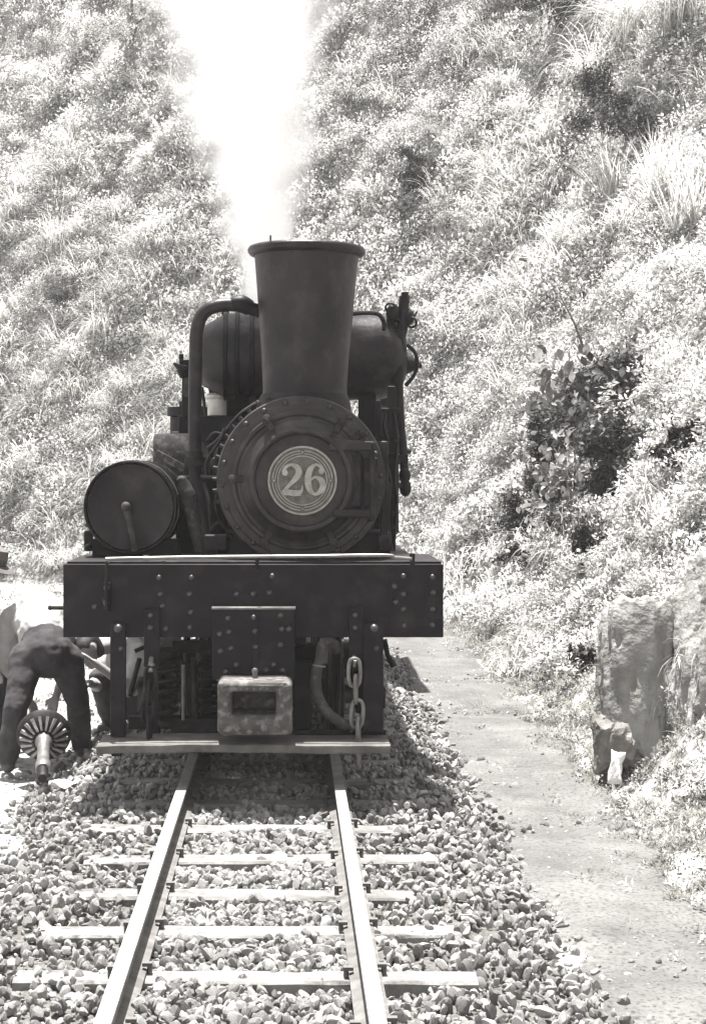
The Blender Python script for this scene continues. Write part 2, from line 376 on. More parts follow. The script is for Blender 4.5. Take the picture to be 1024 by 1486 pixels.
# ------------------------------------------------------------------ instanced stuff
def scatter(name, pts, rots, scl, protos, label, cat=None, parent=None, kind='stuff'):
    me = bpy.data.meshes.new(name); me.vertices.add(len(pts)); me.vertices.foreach_set('co', np.asarray(pts, np.float32).ravel())
    a = me.attributes.new('rot', 'FLOAT_VECTOR', 'POINT'); a.data.foreach_set('vector', np.asarray(rots, np.float32).ravel())
    a = me.attributes.new('scl', 'FLOAT', 'POINT'); a.data.foreach_set('value', np.asarray(scl, np.float32).ravel())
    a = me.attributes.new('pick', 'INT', 'POINT'); a.data.foreach_set('value', RN.integers(0, len(protos), len(pts)).astype(np.int32))
    pc = bpy.data.collections.new(name + '_pieces')
    for i, m_ in enumerate(protos):
        po = bpy.data.objects.new('%s_piece' % name, m_); pc.objects.link(po)
    o = bpy.data.objects.new(name, me); COL.objects.link(o); WOFF[o.name] = Vector((0, 0, 0))
    if parent: o.parent = parent
    o['kind'] = kind
    if label: o['label'] = label
    if cat: o['category'] = cat
    ng = bpy.data.node_groups.new(name, 'GeometryNodeTree')
    ng.interface.new_socket('Geometry', in_out='INPUT', socket_type='NodeSocketGeometry'); ng.interface.new_socket('Geometry', in_out='OUTPUT', socket_type='NodeSocketGeometry')
    N, L = ng.nodes, ng.links
    gi, go = N.new('NodeGroupInput'), N.new('NodeGroupOutput')
    ci = N.new('GeometryNodeCollectionInfo'); ci.inputs['Collection'].default_value = pc
    ci.inputs['Separate Children'].default_value = True; ci.inputs['Reset Children'].default_value = True
    ip = N.new('GeometryNodeInstanceOnPoints'); ip.inputs['Pick Instance'].default_value = True
    def at(nm, ty):
        n = N.new('GeometryNodeInputNamedAttribute'); n.data_type = ty; n.inputs['Name'].default_value = nm; return n.outputs['Attribute']
    mp = N.new('GeometryNodeMeshToPoints')
    L.new(gi.outputs[0], mp.inputs[0]); L.new(mp.outputs[0], ip.inputs['Points']); L.new(ci.outputs[0], ip.inputs['Instance'])
    L.new(at('pick', 'INT'), ip.inputs['Instance Index'])
    e2r = N.new('FunctionNodeEulerToRotation'); L.new(at('rot', 'FLOAT_VECTOR'), e2r.inputs[0]); L.new(e2r.outputs[0], ip.inputs['Rotation'])
    L.new(at('scl', 'FLOAT'), ip.inputs['Scale'])
    L.new(ip.outputs[0], go.inputs[0])
    md = o.modifiers.new('scatter', 'NODES'); md.node_group = ng
    return o

def stone_mesh(seed, sub=2, jag=.28, name='stone', m='stone', flat=.75):
    bm = bmesh.new(); bmesh.ops.create_icosphere(bm, subdivisions=sub, radius=1)
    co = np.array([v.co for v in bm.verts]); r = np.random.default_rng(seed)
    # cut by random planes -> angular cobble
    for _ in range(9):
        n = r.normal(size=3); n /= np.linalg.norm(n); d = r.uniform(.42, .8)
        dist = co @ n - d; co = co - np.where(dist > 0, dist, 0)[:, None] * n * .97
    co *= (1 + jag * .25 * fbm(co[:, 0] * 1.5 + seed * 7, co[:, 1] * 1.5, co[:, 2] * 1.5, octs=2, seed=seed))[:, None]
    co *= np.array([1, r.uniform(.65, .95), r.uniform(.5, flat)])
    for v, c in zip(bm.verts, co): v.co = c
    me = bpy.data.meshes.new(name); bm.to_mesh(me); bm.free()
    me.polygons.foreach_set('use_smooth', [True] * len(me.polygons)); me.set_sharp_from_angle(angle=math.radians(19))
    me.materials.append(M[m]); return me
stones = [stone_mesh(i) for i in range(12)]

# ------------------------------------------------------------------ railway track
track = top('railway_track', 'narrow gauge railway track of two steel rails on wooden sleepers in stone ballast', 'railway track', (-.14, 6, 0))
RAILX = 0.405
def rail_xz(side):
    # bullhead-ish flat bottom rail cross-section, top of rail at z=0
    return [(-.026, 0), (.026, 0), (.028, -.008), (.026, -.028), (.010, -.036), (.008, -.088), (.030, -.096), (.056, -.104), (.056, -.112), (-.056, -.112), (-.056, -.104), (-.030, -.096), (-.008, -.088), (-.010, -.036), (-.026, -.028), (-.028, -.008)]
for side in (-1, 1):
    pr = rail_xz(side); k = len(pr); Ys = np.concatenate([np.arange(-1.5, 15, 1.0), np.arange(15, 23.5, .5)])
    vs, fs = [], []
    for y in Ys:
        c = float(TCX(y)); e = 1e-2; t = Vector((float(TCX(y + e)) - c, e, 0)).normalized(); nx_ = Vector((t.y, -t.x, 0))
        for a, z in pr:
            p = Vector((c, y, 0)) + nx_ * (side * RAILX + a); vs.append((p.x, p.y, z))
    for j in range(len(Ys) - 1):
        for i in range(k):
            i2 = (i + 1) % k; fs.append((j * k + i, j * k + i2, (j + 1) * k + i2, (j + 1) * k + i))
    mb = MB().add(vs, fs)
    me = mb.mesh('rail', M['rail_rust'], 30); me.materials.append(M['rail_top'])
    for p in me.polygons:
        if p.normal.z > .9 and p.center.z > -.02: p.material_index = 1
    link('rail', me, track)
SLY = [8.10, 7.46, 6.83, 6.27, 5.70, 5.12, 4.52, 3.9, 3.3, 2.7, 2.1] + [8.74 + .62 * i for i in range(23)]
spk = MB().cyl((0, 0, 0), (0, 0, .03), .009, n=6).box((.008, 0, .032), (.034, .026, .012)).mesh('spike', M['rail_rust'])
tpl = MB().box((0, 0, 0), (.17, .12, .010)).mesh('tie_plate', M['rail_rust'])
SLY = [y + .05 for y in SLY]
for i, y in enumerate(SLY):
    rr = random.Random(i); L_ = 1.62 + rr.uniform(-.06, .06); w_ = .140 + rr.uniform(-.012, .015); c = float(TCX(y)) + rr.uniform(-.03, .03)
    vs = []; nn = 14
    for j in range(nn):
        u = -L_ / 2 + L_ * j / (nn - 1)
        for (a, b) in ((-w_ / 2, -.26), (-w_ / 2, -.128), (-w_ / 2 + .012, -.118), (w_ / 2 - .012, -.118), (w_ / 2, -.128), (w_ / 2, -.26)):
            vs.append((u, a + rr.uniform(-.005, .005), b + rr.uniform(-.003, .003)))
    fs = [(j * 6 + q, j * 6 + (q + 1) % 6, (j + 1) * 6 + (q + 1) % 6, (j + 1) * 6 + q) for j in range(nn - 1) for q in range(6)] + [tuple(range(6)), tuple(reversed(range((nn - 1) * 6, nn * 6)))]
    me = MB().add(vs, fs).mesh('sleeper', M['sleeper'], 30)
    sl = link('sleeper', me, track, (c, y, 0), rot=(0, 0, rr.uniform(-.02, .02) + (math.atan((y - 15) / 30) if y > 15 else 0)))
    if y < 12:
        for sd in (-1, 1):
            for o2 in (-1, 1):
                s_ = link('spike', spk, sl, (-.14 + sd * RAILX + o2 * .066, y + o2 * .02, -.116))
                s_.scale = (-o2, 1, 1)

# ballast stones
def rand_rot(n): return RN.uniform(0, 2 * math.pi, (n, 3))
n = 42000
bx = np.concatenate([RN.uniform(-1.42, 1.42, n), RN.uniform(-.385, .385, 9000)]); by = np.concatenate([RN.uniform(3.6, 17.5, n), RN.uniform(3.6, 10.5, 9000)]); n = len(bx)
# keep the scatter dense near the camera
sz = .012 + .026 * RN.random(n) ** 2.0
bxw = bx + TCX(by)
keep = np.ones(n, bool)
for y in SLY:
    on = np.abs(by - y) < .085
    inside = np.abs(bx) < .78
    mid = np.abs(bx + .0) < RAILX
    cov = RN.random(n)
    keep &= ~(on & inside & mid & (cov < .90))
    keep &= ~(on & inside & ~mid & (cov < np.where(bx > 0, .42, .08)))
for s_ in (-1, 1):
    keep &= ~(np.abs(bx - s_ * RAILX) < .052)
edge = np.abs(bx); keep &= (RN.random(n) > np.clip((edge - 1.22) / .22, 0, .9))
bx, by, sz, bxw = bx[keep], by[keep], sz[keep], bxw[keep]
bz = bal_z(bxw, by) + .6 * sz + RN.uniform(-.012, .022, len(bx)) * (np.abs(bx) > .6) + RN.uniform(-.012, .006, len(bx))
bz = np.where(np.abs(bx) < .40, bz - .002, bz)
order = np.argsort(by - sz * 8)
big = [i for i in order if 4.85 < by[i] < 6.2 and -.92 < bxw[i] - 0 < 1.25 and (bxw[i] / by[i] * FPX + CX) > -10 and (bxw[i] / by[i] * FPX + CX) < 1030 and sz[i] > .020][:300]
rest = np.setdiff1d(np.arange(len(bx)), np.array(big))
for i in big:
    o = link('stone', stones[i % 12], ballast, (bxw[i], by[i], bz[i]), rot=tuple(rand_rot(1)[0] * np.array([.25, .25, 1])))
    o.scale = (sz[i] * 1.1,) * 3
rr_ = rand_rot(len(rest)) * np.array([.3, .3, 1])
scatter('loose_ballast', np.stack([bxw[rest], by[rest], bz[rest]], -1), rr_, sz[rest], stones, None, parent=ballast)
# spill of stones on path, foot of bank and left ground
n = 6500
sx = np.concatenate([RN.uniform(1.0, 2.0, n), RN.uniform(-4.5, -1.3, n)]); sy = np.concatenate([RN.uniform(4, 18, n), RN.uniform(6, 16, n)])
dens = np.concatenate([np.exp(-np.abs(sx[:n] + .14 - 1.35) / .14) + .16 + .45 * (sx[:n] > 1.62), np.exp(-np.abs(sx[n:] + 1.4) / .25) + .05])
k = RN.random(2 * n) < dens * .9; sx, sy = sx[k], sy[k]
zz = np.maximum(ground_z(sx, sy), -.235)
scatter('pebbles', np.stack([sx, sy, zz + .004], -1), rand_rot(len(sx)), .007 + .022 * RN.random(len(sx)) ** 3, stones, 'loose pebbles and crumbs of rock strewn over the dirt path and verge', 'pebbles')

# ------------------------------------------------------------------ vegetation pieces
def leaf_quads(centers, dirs, norms, L_, W_):
    """folded leaves, 4 verts 2 tris each; arrays"""
    d = dirs / np.linalg.norm(dirs, axis=1, keepdims=True)
    s = np.cross(d, norms); s /= np.linalg.norm(s, axis=1, keepdims=True) + 1e-9
    up = np.cross(s, d)
    L_ = L_[:, None]; W_ = W_[:, None]
    a = centers - d * L_ * .5; b = centers + s * W_ * .5 + up * W_ * .12; c = centers + d * L_ * .5; e = centers - s * W_ * .5 + up * W_ * .12
    V = np.stack([a, b, c, e], 1).reshape(-1, 3); n = len(centers)
    F = (np.arange(n)[:, None] * 4 + np.array([[0, 1, 2, 0, 2, 3]])).reshape(-1, 3)
    return V, F
def clump_mesh(name, n, R, leaf, m, seed, squash=.8, hang=0.0):
    r = np.random.default_rng(seed)
    p = r.normal(size=(n, 3)); p /= np.linalg.norm(p, axis=1, keepdims=True); p *= (r.random((n, 1)) ** .45) * R; p[:, 2] = p[:, 2] * squash
    p *= (1 + .35 * fbm(p[:, 0] * 6 / R * .3, p[:, 1] * 6 / R * .3, p[:, 2] * 6 / R * .3, seed=seed, octs=2))[:, None]
    d = p / R + r.normal(size=(n, 3)) * .6; d[:, 2] -= hang
    nm = r.normal(size=(n, 3)) * .55 + np.array([0, 0, 1.0]) + p / R * .5
    V, F = leaf_quads(p, d, nm, leaf * r.uniform(.6, 1.3, n), leaf * r.uniform(.3, .6, n))
    return soft_normals(fast_mesh(name, V, F, M[m], smooth=True), (0, 0, 0))
def grass_mesh(name, n, L0, m, seed, spread=.12, droop=1.0, width=.008, lean=(0, 0), segs=5, upright=1.0):
    r = np.random.default_rng(seed); Vs, Fs = [], []; o = 0
    for i in range(n):
        a = r.uniform(0, 2 * math.pi); L_ = L0 * r.uniform(.55, 1.15); w = width * r.uniform(.6, 1.4)
        base = np.array([r.normal() * spread, r.normal() * spread, -.03]); out = np.array([math.cos(a), math.sin(a), 0]) * r.uniform(.2, .8) + np.array([lean[0], lean[1], 0])
        v = out + np.array([0, 0, upright]); v /= np.linalg.norm(v); p = base.copy(); side = np.cross(v, [0, 0, 1.0]) + 1e-4; side /= np.linalg.norm(side)
        for s in range(segs + 1):
            ww = w * (1 - (s / segs) ** 1.5) + .0008
            Vs += [p - side * ww / 2, p + side * ww / 2]
            v = v + np.array([0, 0, -1.0]) * droop / segs * (.4 + 1.3 * s / segs); v /= np.linalg.norm(v); p = p + v * L_ / segs
        for s in range(segs): Fs.append((o + 2 * s, o + 2 * s + 1, o + 2 * s + 3, o + 2 * s + 2))
        o += 2 * (segs + 1)
    return fast_mesh(name, np.array(Vs), np.array(Fs), M[m])

def in_view(x, y, z, mx=170, my=60):
    px = CX + FPX * x / y; py = CY - FPX * (z - EYE) / y
    return (px > -mx) & (px < 1024 + mx) & (py > -my * 2) & (py < 1486 + my)
def hill_points(n, seed, dmin=.25, ylo=5.5, yhi=44):
    """random points on the visible slope, roughly even over the picture"""
    r = np.random.default_rng(seed); px = r.uniform(-190, 1210, n); py = r.uniform(-160, 1180, n)
    out = []
    Y = np.arange(4.0, 60, .12)
    X = (px[:, None] - CX) / FPX * Y[None]; Z = EYE + (CY - py[:, None]) / FPX * Y[None]
    res = np.zeros((n, 3)); ok = np.zeros(n, bool)
    for s in range(0, n, 1500):
        e = min(n, s + 1500); zz = ground_grid(X[s:e], np.broadcast_to(Y, X[s:e].shape))
        below = Z[s:e] < zz; k = np.argmax(below, 1); has = below.any(1)
        ii = np.arange(e - s); res[s:e] = np.stack([X[s:e][ii, k], Y[k], zz[ii, k]], -1); ok[s:e] = has
    res = res[ok]; d = toe_d(res[:, 0], res[:, 1]); res = res[(d > dmin)]
    return res
# bilinear lookup on the fine terrain grid for speed
def ground_grid(x, y):
    ix = np.clip(np.searchsorted(gx, x) - 1, 0, nx - 2); iy = np.clip(np.searchsorted(gy, y) - 1, 0, ny - 2)
    tx = (x - gx[ix]) / (gx[ix + 1] - gx[ix]); ty = (y - gy[iy]) / (gy[iy + 1] - gy[iy])
    return (GZ[iy, ix] * (1 - tx) * (1 - ty) + GZ[iy, ix + 1] * tx * (1 - ty) + GZ[iy + 1, ix] * (1 - tx) * ty + GZ[iy + 1, ix + 1] * tx * ty)
def off_frame_points(n, seed):
    r = np.random.default_rng(seed); x = r.uniform(-14, 12, n); y = r.uniform(2, 40, n); d = toe_d(x, y); k = (d > .4) & (d < 14)
    x, y = x[k], y[k]; return np.stack([x, y, ground_grid(x, y)], -1)
def slope_rots(p, tilt=.6):
    nn = nrm(p[:, 0], p[:, 1]); az = RN.uniform(0, 2 * math.pi, len(p)); out = np.zeros((len(p), 3))
    for i in range(len(p)):
        v = Vector(nn[i]) * tilt + Vector((0, 0, 1 - tilt)); q = v.to_track_quat('Z', 'Y') @ Euler((0, 0, az[i])).to_quaternion(); out[i] = q.to_euler()
    return out

BUSHES = [
    (622, 262, .62, .055, 'leafd', 'dark small-leaved bush high on the slope just right of the chimney top', 900),
    (655, 330, .42, .05, 'leafm', 'greyish bush just below the dark bush right of the chimney top', 500),
    (815, 22, .85, .07, 'leafd', 'dark shrub at the very top edge of the photo above the hillside', 900),
    (920, 178, .70, .06, 'leafd', 'dark leaves put in as the shade of the hollow beneath the hanging grass at upper right', 900),  # dark leaf colour stands in for the hollow's shade
    (985, 120, .45, .06, 'leafm', 'grey bush against the right edge beside the hanging grass', 500),
    (640, 215, .35, .05, 'leafm', 'small sparse shrub directly above the dark bush by the chimney top', 300),
    (915, 690, .55, .07, 'leafd', 'deep dark bush low on the bank right of the large broad-leaved plant', 1500),
    (905, 560, .50, .06, 'leafd', 'dark shrub with upright top beside the dead stalk on the right bank', 1000),
    (870, 640, .50, .06, 'leafd', 'dark leafy mass put in for the shaded gaps right behind the large broad-leaved plant', 1200),  # dark leaves added as shade between the plant's leaves
    (985, 600, .45, .06, 'leafm', 'mid-grey bush at the right edge, level with the smokebox', 600),
    (1005, 660, .28, .06, 'leafd', 'dark bush against the right edge below the mid-grey one', 700),
    (775, 760, .40, .05, 'leafd', 'low scrubby bush below the broad-leaved plant, left of the dark cleft', 700),
    (830, 740, .40, .05, 'leafd', 'dark ragged bush directly under the hanging creeper', 700),
    (880, 795, .34, .05, 'leafd', 'small dark bush put in as the shade of the cleft above the pale boulders', 600),  # dark leaves paint the shade inside the cleft
    (765, 815, .22, .04, 'leafd', 'little dark ragged bush at the lower end of the trailing growth on the right bank', 350),
    (715, 790, .18, .035, 'leafd', 'small dark sprig midway between the beam end and the trailing growth', 260),
    (695, 835, .18, .04, 'leafd', 'small dark tuft put in as crevice shade at the foot of the bank beside the buffer beam end', 260),  # dark leaves paint the crevice shade here
    (660, 872, .16, .035, 'leafd', 'lowest dark tuft next to the path just right of the buffer beam', 220),
    (860, 965, .13, .03, 'leafd', 'little dark weed clump above the dark rock by the path', 260),
    (935, 880, .16, .035, 'leafm', 'grey weedy bush between the two pale boulders', 300),
    (190, 60, 1.0, .08, 'leafm', 'large hazy grey bush at the top of the slope left of the steam', 900),
    (190, 235, .55, .06, 'leafm', 'grey bush on the left slope, left of the middle of the steam', 400),
    (70, 450, .50, .055, 'leafm', 'grey bush on the left slope level with the top of the air drum pipe', 450),
    (95, 440, .30, .05, 'leafd', 'small darker shrub inside the grey growth on the far left slope', 200),
    (215, 555, .35, .05, 'leafm', 'small grey bush left of the bent exhaust pipe', 300),
    (75, 690, .40, .05, 'leafm', 'grey low bush left of the air drum, on the lower slope', 300),
    (735, 200, .35, .05, 'leafm', 'thin grey bush on the upper slope between chimney and hanging grass', 260),
]
SPOTS = [(b[0], b[1], b[2]) for b in BUSHES] + [(835, 612, .6), (905, 610, .5), (835, 730, .45)]
# spots kept free of ground scrub, where single plants and rocks stand
CLEAR = []
def clear(p, shrink=.75):
    k = np.ones(len(p), bool)
    for (c, r) in CLEAR: k &= ((p - c) ** 2).sum(1) > (r * shrink) ** 2
    return p[k]
for (px_, py_, R_) in SPOTS:
    h_ = hit(px_, py_); CLEAR.append((np.array([h_.x, h_.y, h_.z]), R_))
CLEAR += [(np.array([2.02, 9.5, .1]), .50), (np.array([2.36, 9.2, .2]), .55), (np.array([2.1, 9.2, -.1]), .45), (np.array([2.0, 8.8, -.1]), .3)]
# leafy scrub that covers the slope
pts = np.concatenate([hill_points(11000, 1), off_frame_points(2500, 2)])
pts = clear(pts)
dn_ = toe_d(pts[:, 0], pts[:, 1]); pts = pts[(pts[:, 1] > 15) | (dn_ > .75) | (RN.random(len(pts)) < .25)]
sel = fbm(pts[:, 0] * .35, pts[:, 1] * .35, pts[:, 2] * .35, seed=40, octs=3)
pts = pts + nrm(pts[:, 0], pts[:, 1]) * RN.uniform(-.03, .16, (len(pts), 1))
pA = pts[sel > -.15]; pB = pts[sel <= -.15]
cA = [clump_mesh('scrub_clump', 110, .22, .060, 'leafb', 50 + i) for i in range(5)]
cB = [clump_mesh('scrub_clump', 120, .20, .045, 'leafm', 60 + i) for i in range(4)]
def scl_of(p, a, b): return RN.uniform(a, b, len(p)) * np.clip(p[:, 1] / 20, .45, 1.25)
scatter('pale_scrub', pA, slope_rots(pA), scl_of(pA, .7, 1.35), cA, 'pale sunlit leafy scrub covering the steep hillside behind the engine', 'scrub')
scatter('grey_scrub', pB, slope_rots(pB), scl_of(pB, .7, 1.3), cB, 'greyer small-leaved scrub growing in patches over the steep hillside', 'undergrowth')
# grass over the slope
pts = np.concatenate([hill_points(3800, 3, dmin=.1), off_frame_points(1500, 5)])
sel = fbm(pts[:, 0] * .4 + 9, pts[:, 1] * .4, pts[:, 2] * .4, seed=70, octs=3)
gpx = CX + FPX * pts[:, 0] / pts[:, 1]; gpy = CY - FPX * (pts[:, 2] - EYE) / pts[:, 1]
zone = np.where(pts[:, 0] > 3.2, np.clip((pts[:, 2] - 3.5) / 2, .12, 1), np.where(pts[:, 0] < -.8, .75, .15))
pts = pts[((sel > .0) | (RN.random(len(pts)) < .2)) & (RN.random(len(pts)) < zone)]; pts = clear(pts, 1.1)
gm = [grass_mesh('grass_tuft', 42, .62, 'grass', 80 + i, spread=.07, droop=2.2, width=.012, lean=(-.25, -.5)) for i in range(5)]
scatter('hillside_grass', pts + np.array([0, 0, .03]), np.stack([RN.uniform(-.25, .25, len(pts)), RN.uniform(-.25, .25, len(pts)), RN.uniform(-.7, .7, len(pts))], -1),
        RN.uniform(.6, 1.3, len(pts)) * np.clip(pts[:, 1] / 18, .3, 1.1), gm, 'long pale drooping grass hanging over the steep hillside', 'grass')
# short growth at the foot of the bank beside the path
n = 11000; sx = RN.uniform(1.3, 3.2, n); sy = RN.uniform(4.5, 20, n); d = toe_d(sx, sy)
k = (d > -.05 - .55 * RN.random(n) ** 2.2) & (d < 1.3) & (RN.random(n) < np.clip((d + .25) * 1.6, .1, .8)); sx, sy = sx[k], sy[k]
p = np.stack([sx, sy, ground_grid(sx, sy) + .01], -1)
cv = [clump_mesh('verge_clump', 46, .07, .026, 'leafm' if i == 0 else 'leafg', 90 + i) for i in range(3)] + [clump_mesh('verge_clump', 40, .06, .024, 'leafg', 94 + i) for i in range(3)] + [grass_mesh('verge_tuft', 18, .11, 'grassm', 97 + i, spread=.02, droop=1.2, width=.005) for i in range(3)]
scatter('verge_growth', p, slope_rots(p), RN.uniform(.5, 1.3, len(p)), cv, 'low weeds and short grass along the foot of the bank beside the path', 'weeds')
# sparse weeds on the open ground left of the track
n = 2500; sx = RN.uniform(-9, -1.7, n); sy = RN.uniform(11, 30, n); d = toe_d(sx, sy); k = (d < .4) & (RN.random(n) < .6); sx, sy = sx[k], sy[k]
p = np.stack([sx, sy, ground_grid(sx, sy)], -1)
scatter('field_weeds', p, slope_rots(p), RN.uniform(.8, 2.4, len(p)), cv, 'sparse weeds on the open ground beyond the working men', 'field weeds')

# ------------------------------------------------------------------ individual plants on the slope
def bush(px, py, R, leaf, m, label, n=700, squash=.8, stems=5, dy=0.0, name='bush', cat='bush', wx=1.0):
    n = int(n * (6.0 if m == 'leafd' else 3.4)); h = hit(px, py); h = h + Vector((0, dy, 0)); r = np.random.default_rng(int(px * 7 + py))
    nn = Vector(nrm(np.array([h.x]), np.array([h.y]))[0])
    c = h + nn * R * .45
    o = top(name, label, cat, h)
    blobs = [(r.normal(size=3) * R * np.array([.50 * wx, .34, .45 * squash]), R * r.uniform(.22, .5)) for _ in range(12)]
    allp = []
    for bc, br in blobs:
        k = n // 8; p = r.normal(size=(k, 3)) * br * np.array([r.uniform(.4, 1.1), .6, r.uniform(.4, 1.0)]) * .62; allp.append(p + bc)
    p = np.concatenate(allp)
    q_ = p / R * 3.2 + px * .37; gap = fbm(q_[:, 0], q_[:, 1], q_[:, 2], octs=3, seed=int(py)); p = p[gap > -.12]
    d = p / R + r.normal(size=p.shape) * .7 - np.array([0, 0, .35]); nm = r.normal(size=p.shape) * .6 + np.array([0, -.25, 1])
    V, Fq = leaf_quads(p, d, nm, leaf * r.uniform(.6, 1.35, len(p)), leaf * r.uniform(.35, .62, len(p)))
    me = fast_mesh('crown', V + np.array(c - h), Fq, M[m], smooth=False); cr = bpy.data.objects.new('crown', me); COL.objects.link(cr); cr.parent = o; cr['kind'] = 'thing'
    mb = MB()
    for bc, br in blobs[:stems]:
        e = Vector(bc) + (c - h); mb.tube([Vector((0, 0, -.1)), e * .5 + Vector((r.normal() * .05, 0, .08)), e], [R * .04, R * .028, R * .012], 6)
    st = bpy.data.objects.new('stem', mb.mesh('stem', M['twig'])); COL.objects.link(st); st.parent = o
    return o
for (px, py, R, lf, m, lab, n) in BUSHES: bush(px, py, R, lf, m, lab, n)
# broad-leaved plant
def broad_plant(px, py, R, n, leaf, label, m='leafm'):
    h = hit(px, py); r = np.random.default_rng(int(px)); o = top('broadleaf_plant', label, 'plant', h)
    p = r.normal(size=(n, 3)) * np.array([R * .5, R * .32, R * .55]) + np.array([-.10, -.38, .15])
    d = r.normal(size=(n, 3)) * .6 + np.array([0, -.4, -.6]); nm = r.normal(size=(n, 3)) * .5 + np.array([-.3, -.7, .8])
    d /= np.linalg.norm(d, axis=1, keepdims=True)
    me = None; L_ = leaf * r.uniform(.7, 1.25, n); W_ = L_ * r.uniform(.5, .68, n)
    # one real leaf mesh each for the largest, joined for the rest
    s = np.cross(d, nm); s /= np.linalg.norm(s, axis=1, keepdims=True); up = np.cross(s, d)
    def leafv(i):
        a = p[i] - d[i] * L_[i] * .5; V = [a]
        for t, w in ((.25, .8), (.55, 1.0), (.82, .55)):
            q = a + d[i] * L_[i] * t; V += [q - s[i] * W_[i] * .5 * w + up[i] * W_[i] * .12, q - up[i] * W_[i] * .06, q + s[i] * W_[i] * .5 * w + up[i] * W_[i] * .12]
        V.append(a + d[i] * L_[i] - up[i] * W_[i] * .15)
        F_ = [(0, 1, 2), (0, 2, 3), (1, 4, 2), (2, 4, 5), (2, 5, 3), (3, 5, 6), (4, 7, 5), (5, 7, 8), (5, 8, 6), (6, 8, 9), (7, 10, 8), (8, 10, 9)]
        return V, F_
    for i in range(n):
        V, F_ = leafv(i)
        if i < 90:
            mb = MB().add(V, F_); link('leaf', mb.mesh('leaf', M[m], None, fix=False), o, h)
    V_, F2 = [], []
    for i in range(90, n):
        V, F_ = leafv(i); k = len(V_); V_ += V; F2 += [tuple(a + k for a in f) for f in F_]
    if V_: link('small_leaves', MB().add(V_, F2).mesh('small_leaves', M[m], None, fix=False), o, h, kind='stuff')
    mb = MB()
    for i in range(0, n, 14): mb.tube([Vector((0, .1, -.2)), Vector(p[i]) * .5 + Vector((0, 0, .05)), Vector(p[i])], [.02, .012, .005], 5)
    link('stem', mb.mesh('stem', M['twig']), o, h)
    return o
broad_plant(830, 605, .60, 300, .17, 'large broad-leaved plant with drooping leaves on the right bank above the path', 'leafbr')
broad_plant(905, 600, .5, 300, .13, 'smaller darker broad-leaved plant tucked right behind the large drooping-leaved one', 'leafd')
broad_plant(835, 730, .5, 420, .11, 'straggly leafy creeper hanging down the bank under the broad-leaved plant', 'leafbr')
# dead stalk
h = hit(858, 520); a = P(812, 430, h.y - .3); b = P(852, 520, h.y - .3)
o = top('dead_stalk', 'thin bare dead stalk leaning left above the broad-leaved plant', 'stalk', h)
mb = MB().tube([a, a.lerp(b, .4) + Vector((.03, 0, 0)), b, P(885, 590, h.y)], [.006, .014, .02, .024], 6).tube([a.lerp(b, .55), a.lerp(b, .4) + Vector((.14, 0, .10))], [.008, .004], 5).tube([a.lerp(b, .3), a.lerp(b, .2) + Vector((-.10, 0, -.06))], [.007, .003], 5)
part('twig', mb, 'twig', o)
h = hit(870, 590); o = top('pale_stem', 'pale broken stem standing upright below the broad-leaved plant', 'stem', P(866, 735, h.y - .6))
link('stalk', MB().tube([P(866, 745, h.y - .6), P(866, 700, h.y - .7), P(868, 668, h.y - .7)], [.016, .014, .010], 7).mesh('stalk', M['grass']), o)
h = hit(760, 235); o = top('fallen_branch', 'bare fallen branch lying across the upper slope below the hollow', 'branch', h)
link('branch', MB().tube([hit(700, 205) + Vector((0, -.15, .12)), hit(760, 232) + Vector((0, -.25, .15)), hit(830, 262) + Vector((0, -.15, .15)), hit(872, 300) + Vector((0, -.1, .1))], [.02, .03, .03, .012], 6)
     .tube([hit(700, 205) + Vector((0, -.15, .12)), hit(720, 190) + Vector((0, -.2, .1))], [.015, .006], 5).mesh('branch', M['twig']), o)
# big grass clumps
GR = [(935, 50, 2.1, 260, 'big clump of long hanging grass above the dark hollow, upper right'), (990, 35, 2.0, 220, 'hanging grass clump in the very top right corner'), (870, 110, 1.5, 170, 'arching grass clump hanging over the left lip of the dark hollow'),
      (960, 290, 1.3, 120, 'tall upright grass clump below the dark hollow at upper right'), (1000, 330, 1.3, 110, 'tall grass clump on the right edge below the dark hollow'), (890, 290, 1.0, 90, 'spreading grass clump left of the tall one under the dark hollow'),
      (955, 770, .55, 70, 'small spiky grass clump with pale blades below the dark bush'), (80, 360, 1.2, 110, 'pale drooping grass clump on the left slope near the edge'), (150, 480, 1.1, 110, 'white drooping grass clump on the left slope, left of the bent pipe')]
for i, (px, py, L_, n, lab) in enumerate(GR):
    h = hit(px, py); up = 'upright' in lab or 'tall' in lab or 'spiky' in lab
    o = top('grass_clump', lab, 'grass clump', h + Vector((0, 0, 0)), me=grass_mesh('grass_clump', n, L_ * (.85 if up else 1), 'grass', 200 + i, spread=.10 * L_, droop=.7 if up else 2.6, width=.017, lean=(-.2, -.5), segs=7, upright=1.5 if up else .8))

